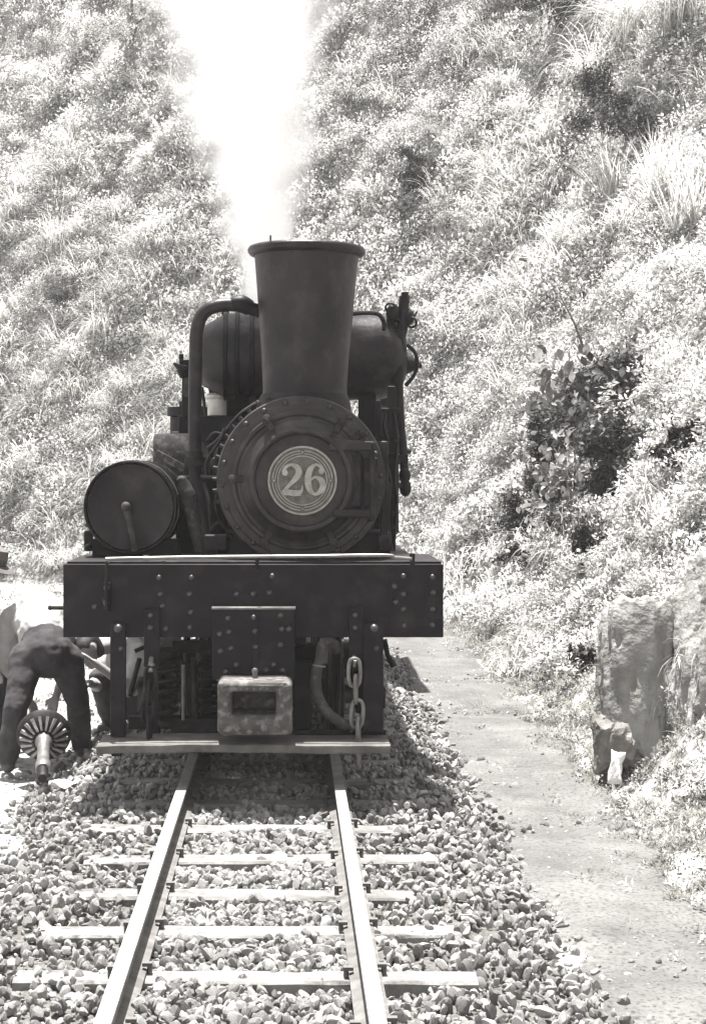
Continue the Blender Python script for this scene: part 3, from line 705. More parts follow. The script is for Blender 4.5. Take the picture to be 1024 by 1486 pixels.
# ------------------------------------------------------------------ rocks at the foot of the bank
def rock(name, cx, cy, cz, size, seed, m, label, rot=(0, 0, 0), sub=5, cuts=14, cat='rock', blocky=0):
    bm = bmesh.new(); bmesh.ops.create_icosphere(bm, subdivisions=sub, radius=1); co = np.array([v.co for v in bm.verts]); r = np.random.default_rng(seed)
    if blocky: co = co / ((np.abs(co) ** blocky).sum(1) ** (1 / blocky))[:, None]
    for _ in range(cuts):
        n_ = r.normal(size=3); n_ /= np.linalg.norm(n_); d = r.uniform(.5, .9); ds = co @ n_ - d; co = co - np.where(ds > 0, ds, 0)[:, None] * n_ * .9
    k = 1 + .13 * fbm(co[:, 0] * 2 + seed, co[:, 1] * 2, co[:, 2] * 1.2, octs=6, seed=seed, gain=.56) - .10 * np.clip(.12 - np.abs(vnoise(co[:, 0] * 2.2 + 3, co[:, 1] * 2.2, co[:, 2] * 1.1, seed=seed + 5)), 0, 1) / .12; co = co * k[:, None] * np.array(size)
    for v, c in zip(bm.verts, co): v.co = c
    me = bpy.data.meshes.new(name); bm.to_mesh(me); bm.free(); me.polygons.foreach_set('use_smooth', [True] * len(me.polygons)); me.set_sharp_from_angle(angle=math.radians(32)); me.materials.append(M[m])
    return top(name, label, cat, (cx, cy, cz), me=me, rot=rot)
rock('boulder', 2.12, 9.95, .16, (.26, .22, .68), 3, 'rock', 'tall pale rough-faced rock slab set in the bank beside the path', rot=(-.22, .10, .25), blocky=7, cuts=4)
rock('boulder', 2.50, 9.75, .32, (.28, .26, .85), 6, 'rock', 'taller pale rock slab cut by the right edge of the photo', rot=(-.18, .03, .1), blocky=7, cuts=4)
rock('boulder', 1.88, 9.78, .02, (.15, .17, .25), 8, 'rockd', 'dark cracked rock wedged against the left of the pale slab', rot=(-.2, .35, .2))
rock('boulder', 2.20, 9.0, -.17, (.15, .14, .11), 12, 'rock', 'low pale rounded stone under the slabs at the right edge', sub=4)
for i, (px, py, s, lab) in enumerate([(690, 952, .035, 'small white stone lying on the path far back near the beam'), (910, 1215, .045, 'flat grey stone in the middle of the path'), (805, 1315, .03, 'little dark stone at the ballast edge on the path')]):
    h = hit(px, py); rock('path_stone', h.x, h.y, h.z + s * .4, (s, s, s * .6), 20 + i, 'rock' if i == 0 else 'rockd', lab, sub=3, cuts=8, cat='stone')
# dark rocks put in as the shade of crevices in the bank
for i, (px, py, s, lab) in enumerate([(700, 850, .3, 'dark ledge put in as crevice shade low on the bank right of the buffer beam'), (870, 800, .32, 'dark ledge put in as shade in the cleft above the pale boulders'), (760, 790, .28, 'dark ledge put in as crevice shade under the scrub in the middle of the bank')]):
    h = hit(px, py); rock('shade_ledge', h.x + .1, h.y + .15, h.z, (s, s * .7, s * .8), 30 + i, 'rockd', lab, sub=4, cuts=12)
# sheet of paper
h = P(893, 1112, 9.25); r = random.Random(4); vs = []; 
for j in range(7):
    for i in range(5): vs.append((-.035 + .019 * i + r.uniform(-.006, .006), .03 * math.sin(i * 1.3 + j) * .5, -.10 + .031 * j + r.uniform(-.004, .004)))
mb = MB().add(vs, [(j * 5 + i, j * 5 + i + 1, (j + 1) * 5 + i + 1, (j + 1) * 5 + i) for j in range(6) for i in range(4)])
me = mb.mesh('paper_scrap', M['paper'], 20, fix=False)
o = top('paper_scrap', 'crumpled white scrap of paper leaning against the dark rock by the path', 'paper', h, me=me, rot=(-.35, .25, .15)); sd = o.modifiers.new('thick', 'SOLIDIFY'); sd.thickness = .0015
#LOCO#

# ------------------------------------------------------------------ the locomotive
loco = top('steam_locomotive', 'black narrow gauge steam locomotive seen head-on, number 26 on its smokebox door', 'locomotive', (-.14, 8.8, 0))
def V3(*a): return Vector(a)
def smooth_pts(pts, k=6):
    pts = [np.array(p, float) for p in pts]; out = []
    for i in range(len(pts) - 1):
        p0, p1, p2, p3 = pts[max(i - 1, 0)], pts[i], pts[i + 1], pts[min(i + 2, len(pts) - 1)]
        for t in np.linspace(0, 1, k, endpoint=False):
            out.append(0.5 * (2 * p1 + (p2 - p0) * t + (2 * p0 - 5 * p1 + 4 * p2 - p3) * t * t + (3 * p1 - p0 - 3 * p2 + p3) * t ** 3))
    out.append(pts[-1]); return out
def ptube(mb, pts, r, n=12, k=6):
    """tube through photo points (px, py, Y)"""
    w = [P(*p) for p in pts]; w = [Vector(q) for q in smooth_pts(w, k)]
    if isinstance(r, (list, tuple)):
        rs = [float(v) for v in np.interp(np.linspace(0, 1, len(w)), np.linspace(0, 1, len(r)), r)]
    else: rs = r
    return mb.tube(w, rs, n)
YB = 8.8
# beam: a deep steel channel
mb = MB().quad(92, 819, 643, 925, YB, .018)
beam = part('buffer_beam', mb, 'iron', loco, bevel=.003)
a, b = P(92, 819, YB), P(643, 819, YB)
mb = MB().box(((a.x + b.x) / 2, YB + .018 + .06, a.z - .010), (b.x - a.x - .004, .118, .019)).box(((a.x + b.x) / 2, YB + .018 + .06, P(0, 925, YB).z + .010), (b.x - a.x - .004, .118, .018))
for x in (a.x + .012, b.x - .012, -.55, .30): mb.box((x, YB + .075, .94), (.016, .112, .34))
part('channel_flange', mb, 'iron', beam, bevel=.002)
rivet_me = MB().lathe([(.0165, 0), (.0160, .005), (.0130, .0115), (.0070, .0155), (.001, .017)], (0, 0, 0), (0, -1, 0), 10).mesh('rivet', M['rivet'], 60)
bolt_me = MB().lathe([(.017, 0), (.017, .012), (.014, .015)], (0, 0, 0), (0, -1, 0), 6).lathe([(.009, .012), (.009, .026), (.007, .028)], (0, 0, 0), (0, -1, 0), 8).mesh('bolt', M['ironr'], 30)
def rivets(lst, Y, parent, me=None, name='rivet', s=1.0):
    for (px, py) in lst:
        p = P(px, py, Y); o = link(name, me or rivet_me, parent, p); o.scale = (s, s, s)
rivets([(153, 871), (138, 880), (231, 838), (233, 862), (236, 879), (278, 838), (275, 862), (277, 888), (276, 910), (343, 862), (367, 862), (395, 836), (391, 860),
        (585, 836), (585, 862), (574, 874), (585, 884), (586, 908), (627, 837), (628, 860), (627, 884), (627, 907), (240, 912), (155, 851), (572, 851)], YB, beam)
# seam plate on the right end of the beam
part('end_plate', MB().quad(566, 823, 569, 920, YB - .006, .006), 'iron', loco)
# deck plate over the beam
part('deck_plate', MB().box((-.18, 9.28, 1.139), (1.99, .82, .012)), 'ironr', loco, bevel=.002)
# grab rail: paler steel paints the sunlit level bar, dark iron the shaded leg
mb = MB(); ptube(mb, [(157, 816, 8.76), (159, 812, 8.76), (166, 811, 8.76), (300, 808.5, 8.76), (430, 807.5, 8.76), (556, 806, 8.76), (572, 809, 8.77), (597, 811, 8.79)], .0095, 10, 5)
gr = part('grab_rail', mb, 'worn', loco)
mb = MB(); ptube(mb, [(155, 884, 8.76), (155, 850, 8.76), (155, 822, 8.76), (157, 815, 8.76)], .0097, 10, 5); part('rail_leg', mb, 'iron', gr)
part('rail_post', MB().cyl(P(373, 826, 8.78), P(373, 806, 8.765), .010, n=8).cyl(P(598, 820, 8.80), P(598, 803, 8.80), .012, .015, n=8), 'iron', gr)
part('rail_foot', MB().quad(150, 845, 160, 888, 8.772, .026), 'iron', gr, bevel=.004)
rivets([(155, 853), (154, 875)], 8.772, gr)
# coupler pocket
mb = MB().quad(308, 883, 428, 986, 8.735, .065)
pk = part('coupler_pocket', mb, 'iron', loco, bevel=.006)
part('pocket_lip', MB().quad(307, 881, 429, 884.5, 8.725, .07), 'worn', pk, bevel=.002)
part('seam_strap', MB().quad(366, 886, 375, 985, 8.727, .012), 'iron', pk, bevel=.002)
rivets([(331, 897), (332, 917), (319, 920), (335, 941), (343, 965), (328, 975), (407, 893), (409, 913), (419, 913), (407, 936), (397, 965), (386, 973), (410, 973), (320, 945)], 8.735, pk)
rivets([(368, 896), (370, 916), (371, 939), (370, 978)], 8.727, pk)
# coupler head: one rounded cast block with a slot
def rrect(cx, cz, w, h, r, k=6):
    out = []
    for (sx, sz_, a0) in ((1, 1, 0), (-1, 1, 90), (-1, -1, 180), (1, -1, 270)):
        for i in range(k + 1):
            a = math.radians(a0 + 90 * i / k); out.append((cx + sx * (w / 2 - r) + r * math.cos(a), cz + sz_ * (h / 2 - r) + r * math.sin(a)))
    return out
YC = 8.45; c = P(369.5, 1028.5, YC); sC = FPX / YC; w, h = 109 / sC, 79 / sC
c2 = P(368, 1022, YC)
def ringloft(specs):
    vs, fs = [], []; n = None
    for (poly, y) in specs:
        n = len(poly); vs += [(x, y, z) for x, z in poly]
    for j in range(len(specs) - 1):
        for i in range(n): fs.append((j * n + i, j * n + (i + 1) % n, (j + 1) * n + (i + 1) % n, (j + 1) * n + i))
    return vs, fs
sw, sh = 64 / sC, 33 / sC
spec = [(rrect(c.x, c.z, w, h, .035), YC + .26), (rrect(c.x, c.z, w, h, .035), YC + .03), (rrect(c.x, c.z, w - .014, h - .014, .03), YC + .010), (rrect(c.x, c.z, w - .05, h - .045, .03), YC),
        (rrect(c2.x, c2.z, sw + .035, sh + .03, .02), YC + .002), (rrect(c2.x, c2.z, sw + .008, sh + .006, .015), YC + .018), (rrect(c2.x, c2.z, sw - .01, sh - .012, .012), YC + .22)]
vs, fs = ringloft(spec); n = 28; fs += [tuple(range(n)), tuple(range(6 * n, 7 * n))]
cp = part('coupler', MB().add(vs, fs), 'coupler', loco, angle=50)
sb_ = cp.modifiers.new('sub', 'SUBSURF'); sb_.levels = 2; sb_.render_levels = 2; sb_.subdivision_type = 'SIMPLE'
tx = bpy.data.textures.new('cast_noise', 'CLOUDS'); tx.noise_scale = .03; dm = cp.modifiers.new('rough', 'DISPLACE'); dm.texture = tx; dm.strength = .012; dm.mid_level = .5; dm.texture_coords = 'OBJECT'
for k in range(5): link('cast_tick', MB().box((0, 0, 0), (.008, .008, .02)).mesh('cast_tick', M['coupler']), cp, (c.x - .07 + k * .033, YC + .003, c.z + .104))
part('drawbar', MB().box((c.x, 8.95, c.z + .01), (.16, .5, .16)), 'ironr', loco, bevel=.01)
part('pocket_throat', MB().quad(322, 986, 420, 1000, 8.74, .05).quad(425, 960, 452, 1062, 8.95, .05), 'iron', loco, bevel=.006)
part('coupler_pin', MB().cyl(P(370, 992, 8.6), P(370, 975, 8.6), .014, n=10).sphere(P(370, 974, 8.6), .018, 10), 'worn', loco)

# hangers and straps
for (x0, x1, y0, y1, yy) in ((160, 182, 905, 1069, 8.745), (527, 556, 905, 1062, 8.745)):
    hg = part('hanger', MB().quad(x0, y0, x1, y1, yy, .055), 'iron', loco, bevel=.004)
    rivets([((x0 + x1) / 2 + 1, 912)], yy, hg, s=1.5)
    rivets([((x0 + x1) / 2 + 5, 941)], yy, hg, s=.9)
for (x0, x1, y0, y1) in ((209, 232, 884, 968), (506, 528, 882, 962)):
    st = part('hanger_strap', MB().quad(x0, y0, x1, y1, 8.77, .03), 'iron', loco, bevel=.003)
    rivets([((x0 + x1) / 2 - 2, 893), ((x0 + x1) / 2 - 2, 911)], 8.77, st)
def chain(pts, name, wide=.046, tall=.095, r=.0085, first=True, m='worn'):
    root = None
    for i, (px, py, Y, side, tl) in enumerate(pts):
        p = P(px, py, Y); loop = []
        n = 20
        for k in range(n):
            a = 2 * math.pi * k / n; u = math.cos(a) * wide / 2; v = math.sin(a) * tall / 2
            v = v * (1.0) + (1 if math.sin(a) > 0 else -1) * 0
            # stadium shape
            v = max(min(math.sin(a) * tall * .62, tall / 2 - (wide / 2) * (1 - abs(math.sin(a)))), -(tall / 2 - (wide / 2) * (1 - abs(math.sin(a))))) if abs(math.sin(a)) > .2 else math.sin(a) * tall * .5
            d = Vector((u, 0, v)) if not side else Vector((u * .15, u, v))
            d.rotate(Euler((0, tl, 0))); loop.append(p + d)
        mb = MB().tube(loop, r, 8, True)
        if root is None: root = part(name, mb, m, loco)
        else: part('link', mb, m, root)
    return root
chain([(514, 976, 8.70, False, 0), (516, 1000, 8.70, True, 0), (518, 1036, 8.69, False, .05), (519.5, 1062, 8.68, True, 0), (521, 1094, 8.67, True, .04)], 'safety_chain', wide=.064, tall=.145, r=.0105)
part('chain_hook', MB().tube([P(513, 952, 8.755), P(514, 958, 8.72), P(514, 966, 8.705), P(515, 958, 8.69)], .009, 8), 'worn', loco)
chain([(219, 985, 8.72, False, 0), (217, 1005, 8.72, True, 0), (215, 1032, 8.71, False, .06), (217, 1058, 8.70, True, 0)], 'slack_chain', wide=.060, tall=.125, r=.0105, m='ironr')
part('chain_hook', MB().tube([P(220, 955, 8.765), P(219, 964, 8.73), P(219, 975, 8.715)], .013, 8).sphere(P(220, 966, 8.73), .02, 10), 'worn', loco)
# air hose
mb = MB(); ptube(mb, [(465, 956, 8.76), (459, 978, 8.74), (459, 1003, 8.72), (470, 1028, 8.71), (488, 1045, 8.71), (508, 1053, 8.73), (528, 1052, 8.76)], .0275, 14)
hs_ = part('brake_hose', mb, 'rubber', loco)
mb = MB().cyl(P(466, 962, 8.76), P(468, 938, 8.77), .034, .032, 12).sphere(P(468, 940, 8.77), .034, 12); ptube(mb, [(467, 942, 8.76), (470, 932, 8.77), (484, 933, 8.80), (488, 945, 8.84)], .024, 10)
part('hose_elbow', mb, 'rubber', hs_)
part('hose_clamp', MB().torus(P(463, 966, 8.755), .031, .005, (.15, 0, 1), 20, 6).torus(P(509, 1053, 8.73), .031, .005, (1, .3, 0), 20, 6), 'worn', hs_)
part('hose_coupling', MB().cyl(P(522, 1052, 8.75), P(545, 1050, 8.80), .036, .030, 12), 'ironr', hs_)
# footboard
p0, p1 = P(140, 1087, 8.53), P(566, 1084, 8.53); vs = []; nn = 22
for j in range(nn):
    t = j / (nn - 1); x = p0.x + (p1.x - p0.x) * t; zt = .221 + .006 * math.sin(t * 5) + .010 * t; yf = 8.53 + .006 * math.sin(t * 23)
    for (y, z) in ((yf + .005, zt - .046), (yf, zt - .040), (yf, zt - .006), (yf + .008, zt), (8.86, zt + .004), (8.86, zt - .046)): vs.append((x, y, z + rnd.uniform(-.0015, .0015)))
fs = [(j * 6 + q, j * 6 + (q + 1) % 6, (j + 1) * 6 + (q + 1) % 6, (j + 1) * 6 + q) for j in range(nn - 1) for q in range(6)] + [tuple(range(6)), tuple(range((nn - 1) * 6, nn * 6))]
fb = part('footboard', MB().add(vs, fs), 'wood', loco)
part('board_bracket', MB().box((-.88, 8.72, .168), (.05, .34, .012)).box((.45, 8.72, .178), (.05, .34, .012)), 'iron', fb)
part('guide_plate', MB().quad(428, 1060, 560, 1068, 8.83, .03), 'iron', loco)

# underframe and leading truck
mb = MB()
for x in (-.50, .33): mb.box((x, 13.0, .93), (.055, 8.1, .20))
for y in (9.35, 10.6, 12.2, 14.5, 16.9): mb.box((-.085, y, .93), (.78, .09, .17))
part('main_frame', mb, 'iron', loco, bevel=.004)
part('end_beam', MB().box((-.14, 17.1, .94), (2.0, .12, .36)), 'iron', loco, bevel=.005)
wheel_prof = [(.05, -.065), (.10, -.065), (.11, -.05), (.25, -.035), (.275, -.05), (.325, -.05), (.355, -.045), (.36, -.032), (.345, -.018), (.322, -.012), (.315, .055), (.275, .06), (.262, .03), (.12, .02), (.10, .06), (.05, .06)]
for wy in (9.75, 10.95, 14.6, 15.8):
    ws = part('wheelset', MB().cyl((-.14 - .62, wy, .325), (-.14 + .62, wy, .325), .055, n=16), 'shaft', loco)
    for s in (-1, 1):
        part('wheel', MB().lathe(wheel_prof, (-.14 + s * .40, wy, .325), (s, 0, 0), 36), 'ironr', ws)
    for s in (-1, 1):
        part('journal_box', MB().box((-.14 + s * .60, wy, .325), (.14, .22, .20)).box((-.14 + s * .685, wy, .31), (.04, .15, .13)), 'iron', ws, bevel=.012)
for wy in (10.35, 15.2):
    mb = MB()
    for s in (-1, 1):
        mb.box((-.14 + s * .60, wy, .50), (.06, 1.5, .055)).box((-.14 + s * .60, wy, .19), (.05, 1.4, .04)).box((-.14 + s * .60, wy, .36), (.05, .12, .34))
    mb.box((-.14, wy, .48), (1.3, .26, .14)).box((-.14, wy - .78, .52), (1.3, .05, .06)).box((-.14, wy, .68), (.5, .3, .24))
    part('truck_frame', mb, 'iron', loco, bevel=.006)
def spring(cx, cy, z0, z1, R, r, turns, name='coil_spring', parent=None):
    n = int(turns * 16); mb = MB().tube([(cx + R * math.cos(2 * math.pi * i / 16), cy + R * math.sin(2 * math.pi * i / 16), z0 + (z1 - z0) * i / n) for i in range(n + 1)], r, 7)
    mb.cyl((cx, cy, z1), (cx, cy, z1 + .03), R + r, n=14).cyl((cx, cy, z0 - .03), (cx, cy, z0), R + r, n=14)
    return part(name, mb, 'ironr', parent or loco)
for i, (px, Y) in enumerate(((242, 9.05), (305, 9.15))):
    q = P(px, 0, Y); spring(q.x, Y, .28, .62, .055, .013, 6)
for s in (-1, 1):
    for wy in (10.2, 10.5): spring(-.14 + s * .60, wy, .23, .44, .05, .012, 4)
mb = MB().quad(248, 1042, 318, 1064, 9.0, .12).quad(262, 960, 268, 1045, 9.02, .02).quad(272, 965, 288, 1050, 9.06, .05).quad(292, 950, 308, 1048, 9.15, .05).quad(250, 930, 318, 948, 9.1, .05)
part('brake_rigging', mb, 'ironr', loco, bevel=.004)
part('brake_rod', MB().cyl(P(266, 965, 9.0), P(266, 1045, 9.0), .010, n=8), 'worn', loco)
part('brake_rod', MB().cyl(P(281, 955, 9.0), P(283, 1044, 9.0), .018, n=10), 'ironr', loco)
part('brake_shoe', MB().box((-.74, 9.42, .36), (.09, .06, .30)).box((.46, 9.42, .36), (.09, .06, .30)), 'ironr', loco, bevel=.02)
mb = MB().quad(212, 970, 232, 1066, 9.0, .06).quad(186, 1040, 250, 1058, 9.25, .06)
part('truck_side_bar', mb, 'iron', loco, bevel=.006)
part('diagonal_stay', MB().cyl(P(203, 955, 9.1), P(188, 1010, 9.1), .014, n=8).cyl(P(212, 938, 9.0), P(196, 945, 9.0), .012, n=8), 'iron', loco)
part('rocker_arm', MB().cyl(P(225, 990, 9.2), P(206, 1035, 9.15), .05, .03, 12).sphere(P(212, 1036, 9.15), .035, 12), 'ironr', loco)
part('side_steps', MB().tube([P(557, 928, 9.0), P(562, 950, 9.0), P(571, 967, 9.0)], [.016, .014, .018], 8), 'iron', loco)
part('sand_pipe', MB().tube([(.27, 9.1, 1.1), (.28, 9.25, .6), (.27, 9.45, .15)], .02, 8), 'iron', loco)
part('sand_pipe', MB().tube([(-.55, 9.1, 1.1), (-.56, 9.25, .6), (-.55, 9.45, .15)], .02, 8), 'iron', loco)
part('ash_pan', MB().box((-.05, 12.6, .72), (.62, 2.2, .34)), 'iron', loco, bevel=.02)
# drive shaft on the left side of the picture (the engine's right side)
mb = MB().cyl((-.93, 10.6, .36), (-.93, 16.6, .36), .04, n=14)
for y in (11.6, 12.4, 13.2): mb.cyl((-.93, y, .36), (-.93, y + .12, .36), .10, n=16)
part('drive_shaft', mb, 'shaft', loco)

# boiler, smokebox
SC0 = P(437, 697, 9.15)
bx0, bz0 = SC0.x, SC0.z
part('smokebox', MB().lathe([(.430, .04), (.430, .80)], (bx0, 9.15, bz0), (0, 1, 0), 56), 'ironr', loco)
part('boiler', MB().lathe([(.445, 0), (.445, 4.6)], (bx0, 9.94, bz0), (0, 1, 0), 48), 'iron', loco)
mb = MB()
for y in (10.2, 11.2, 12.2, 13.2): mb.lathe([(.447, 0), (.452, 0), (.452, .05), (.447, .05)], (bx0, y, bz0), (0, 1, 0), 48, cap=False)
part('boiler_band', mb, 'iron', loco)
R0 = .462
# front ring
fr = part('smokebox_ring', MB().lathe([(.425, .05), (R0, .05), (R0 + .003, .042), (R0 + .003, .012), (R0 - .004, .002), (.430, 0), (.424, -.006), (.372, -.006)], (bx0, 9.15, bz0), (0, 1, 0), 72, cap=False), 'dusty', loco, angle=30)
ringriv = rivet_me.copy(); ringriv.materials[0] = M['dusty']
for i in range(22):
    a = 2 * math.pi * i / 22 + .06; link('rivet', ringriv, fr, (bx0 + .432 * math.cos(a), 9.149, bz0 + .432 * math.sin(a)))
nut_me = MB().lathe([(.013, 0), (.013, .03)], (0, 0, -.015), (0, 0, 1), 6).mesh('flange_nut', M['ironr'], 30)
for i in range(12):
    a = math.radians(112 + i * 7.5); o = link('flange_nut', nut_me, fr, (bx0 + (R0 + .012) * math.cos(a), 9.185 + .02 * (i % 2), bz0 + (R0 + .012) * math.sin(a)), rot=(0, math.pi / 2 - a, 0))
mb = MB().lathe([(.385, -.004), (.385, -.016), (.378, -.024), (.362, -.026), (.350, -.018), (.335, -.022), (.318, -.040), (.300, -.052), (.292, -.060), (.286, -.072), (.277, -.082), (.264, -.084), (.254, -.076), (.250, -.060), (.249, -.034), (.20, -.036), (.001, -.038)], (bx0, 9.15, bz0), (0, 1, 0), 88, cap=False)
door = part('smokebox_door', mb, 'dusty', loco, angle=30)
# plate
pl = part('number_plate', MB().lathe([(.001, -.05), (.186, -.05), (.190, -.046), (.190, -.034)], (bx0 + .006, 9.15, bz0 - .001), (0, 1, 0), 64, cap=False), 'plateg', loco)
pc = (bx0 + .006, 9.15 - .051, bz0 - .001)
for (R_, w_, brk) in ((.1835, .0105, 0), (.1625, .0065, 1), (.1475, .006, 1), (.1335, .007, 0)):
    mb = MB()
    def arc(a0, a1, n):
        vs, fs = [], []
        for i in range(n + 1):
            a = a0 + (a1 - a0) * i / n; ca, sa = math.cos(a), math.sin(a)
            for (rr, yy) in ((R_ - w_ / 2, 0), (R_ - w_ / 2 + .001, -.006), (R_ + w_ / 2 - .001, -.006), (R_ + w_ / 2, 0)): vs.append((pc[0] + rr * ca, pc[1] + yy, pc[2] + rr * sa))
        for i in range(n):
            for q in range(3): fs.append((i * 4 + q, i * 4 + q + 1, i * 4 + 5 + q, i * 4 + 4 + q))
        mb.add(vs, fs)
    if brk:
        for q in range(4): arc(q * math.pi / 2 + .07, (q + 1) * math.pi / 2 - .07, 18)
    else: arc(0, 2 * math.pi, 72)
    part('plate_ring', mb, 'plate', pl)
for q in range(4):
    a = q * math.pi / 2; part('plate_cross', MB().box((pc[0] + .155 * math.cos(a), pc[1] - .004, pc[2] + .155 * math.sin(a)), (.012, .007, .012)), 'plate', pl)
def ribbon(mb, pts, ox, oz, s, y0, th):
    pts = smooth_pts(pts, 5); Ls, Rs = [], []
    for i, p in enumerate(pts):
        a = pts[max(i - 1, 0)]; b = pts[min(i + 1, len(pts) - 1)]; d = np.array([b[0] - a[0], b[1] - a[1]]); d /= np.linalg.norm(d) + 1e-9; n_ = np.array([-d[1], d[0]])
        Ls.append((ox + s * (p[0] + n_[0] * p[2] / 2), oz + s * (p[1] + n_[1] * p[2] / 2))); Rs.append((ox + s * (p[0] - n_[0] * p[2] / 2), oz + s * (p[1] - n_[1] * p[2] / 2)))
    k = len(pts); vs = [(x, y0, z) for x, z in Ls] + [(x, y0, z) for x, z in Rs] + [(x, y0 - th, z) for x, z in Ls] + [(x, y0 - th, z) for x, z in Rs]; fs = []
    for i in range(k - 1): fs += [(2 * k + i, 2 * k + i + 1, 3 * k + i + 1, 3 * k + i), (i, i + 1, 2 * k + i + 1, 2 * k + i), (k + i, 3 * k + i, 3 * k + i + 1, k + i + 1)]
    fs += [(0, 2 * k, 3 * k, k), (k - 1, 2 * k - 1, 4 * k - 1, 3 * k - 1)]
    mb.add(vs, fs)
def disc(mb, x, z, r, y0, th): mb.lathe([(r, 0), (r, th), (.001, th)], (x, y0, z), (0, -1, 0), 18)
ds = .128; y0 = pc[1]
mb = MB(); ox, oz = pc[0] - .118, pc[2] - .082
ribbon(mb, [(.14, 1.00, .20), (.20, 1.20, .14), (.45, 1.31, .13), (.70, 1.20, .24), (.77, .98, .27), (.66, .76, .24), (.44, .52, .17), (.20, .26, .14), (.12, .10, .12)], ox, oz, ds, y0, .010)
disc(mb, ox + .18 * ds, oz + .97 * ds, .13 * ds, y0, .011)
ribbon(mb, [(.06, .12, .24), (.3, .14, .24), (.6, .10, .26), (.86, .12, .24)], ox, oz, ds, y0, .0095); ribbon(mb, [(.86, .10, .12), (.90, .26, .10), (.92, .42, .06)], ox, oz, ds, y0, .0105)
part('digit', mb, 'plate', pl, label='raised figure 2')
mb = MB(); ox = pc[0] + .008
ribbon(mb, [(.80, 1.08, .14), (.70, 1.24, .12), (.48, 1.31, .12), (.26, 1.08, .24), (.17, .66, .28), (.25, .26, .24), (.48, .06, .13), (.72, .20, .22), (.81, .44, .26), (.71, .68, .22), (.50, .79, .11), (.30, .68, .09)], ox, oz, ds, y0, .010)
disc(mb, ox + .74 * ds, oz + 1.04 * ds, .12 * ds, y0, .011)
part('digit', mb, 'plate', pl, label='raised figure 6')
# door dogs round the ring, raised rim sectors, hinge straps
for (px, py, big_) in ((387, 608, 1), (337, 695, 1), (383, 787, 1), (484, 787, 1), (496, 612, 0), (525, 628, 0)):
    p = P(px, py, 9.13); d = (Vector((bx0, 9.13, bz0)) - p).normalized()
    dg = part('door_clamp', MB().box(p + d * .03 + V3(0, -.008, 0), (.040, .022, .085), Matrix.Rotation(math.atan2(d.x, d.z), 3, 'Y')), 'stack', door, bevel=.006)
    o = link('clamp_nut', bolt_me, dg, p + V3(0, -.018, 0)) if False else part('clamp_nut', MB().lathe([(.024, 0), (.024, .018), (.020, .022), (.012, .022), (.012, .042), (.010, .045)], p + V3(0, -.016, 0), (0, -1, 0), 8), 'rubber' if big_ else 'stack', door)
hp = V3(bx0 + .375, 9.05, bz0)
mb = MB().add(*(lambda z0, z1: ([(bx0 + .15, 9.075, z0 - .012), (bx0 + .15, 9.075, z0 + .055), (bx0 + .40, 9.055, z1 - .022), (bx0 + .40, 9.055, z1 + .026), (bx0 + .15, 9.105, z0 - .012), (bx0 + .15, 9.105, z0 + .055), (bx0 + .40, 9.105, z1 - .022), (bx0 + .40, 9.105, z1 + .026)],
      [(0, 2, 3, 1), (4, 5, 7, 6), (0, 1, 5, 4), (2, 6, 7, 3), (0, 4, 6, 2), (1, 3, 7, 5)]))(P(0, 651, 9.08).z, P(0, 648, 9.08).z))
part('hinge_strap', mb, 'stack', door, bevel=.008)
za = P(0, 745, 9.08).z
part('hinge_strap', MB().box((bx0 + .285, 9.083, za), (.23, .04, .045)), 'stack', door, bevel=.008)
part('hinge_pin', MB().cyl((bx0 + .385, 9.07, P(0, 756, 9.07).z), (bx0 + .385, 9.07, P(0, 648, 9.07).z), .015, n=14).sphere((bx0 + .385, 9.07, P(0, 645, 9.07).z), .019, 10), 'ironr', loco)
part('hinge_post', MB().quad(552, 640, 563, 800, 9.16, .07), 'iron', loco, bevel=.008)
part('hinge_bracket', MB().quad(505, 660, 524, 736, 9.10, .02).quad(528, 664, 548, 734, 9.105, .02), 'ironr', loco, bevel=.006)
# cradle under the smokebox
part('smokebox_saddle', MB().quad(330, 772, 566, 812, 9.22, .55), 'iron', loco, bevel=.01)
part('lamp_bracket', MB().quad(296, 776, 330, 800, 9.16, .1).quad(548, 776, 566, 800, 9.14, .1), 'ironr', loco, bevel=.01)

# chimney
Ych = 9.52; sch = FPX / Ych; zc = lambda py: EYE + (CY - py) / sch
ccx = (444 - CX) / sch
zt = zc(368); zb = zc(588); H = zt - zb
prof = [(.246, -.02), (.243, .03), (.241, .07), (.2400, .10), (.2475, .25), (.262, H * .5), (.281, H * .78), (.295, H - .03), (.297, H - .02), (.322, H - .012), (.334, H + .002), (.336, H + .018), (.328, H + .032), (.312, H + .038), (.296, H + .034), (.288, H + .0), (.27, H * .8), (.22, H * .3), (.2, 0)]
ch = part('chimney', MB().lathe(prof, (ccx - .008, Ych, zb), (0.012, 0, 1), 72, cap=False), 'stack', loco, angle=40)
part('chimney_base', MB().lathe([(.275, -.14), (.268, -.05), (.262, .0), (.254, .03), (.246, .05)], (ccx - .01, Ych, zb + .012), (0, 0, 1), 56, cap=False), 'ironr', loco)
part('rim_lug', MB().box((ccx - .20, Ych - .26, zt + .052), (.010, .01, .03)), 'iron', ch)
part('soot_bore', MB().lathe([(.20, .2), (.001, .2)], (ccx, Ych, zb), (0, 0, 1), 32, cap=False), 'iron', ch)

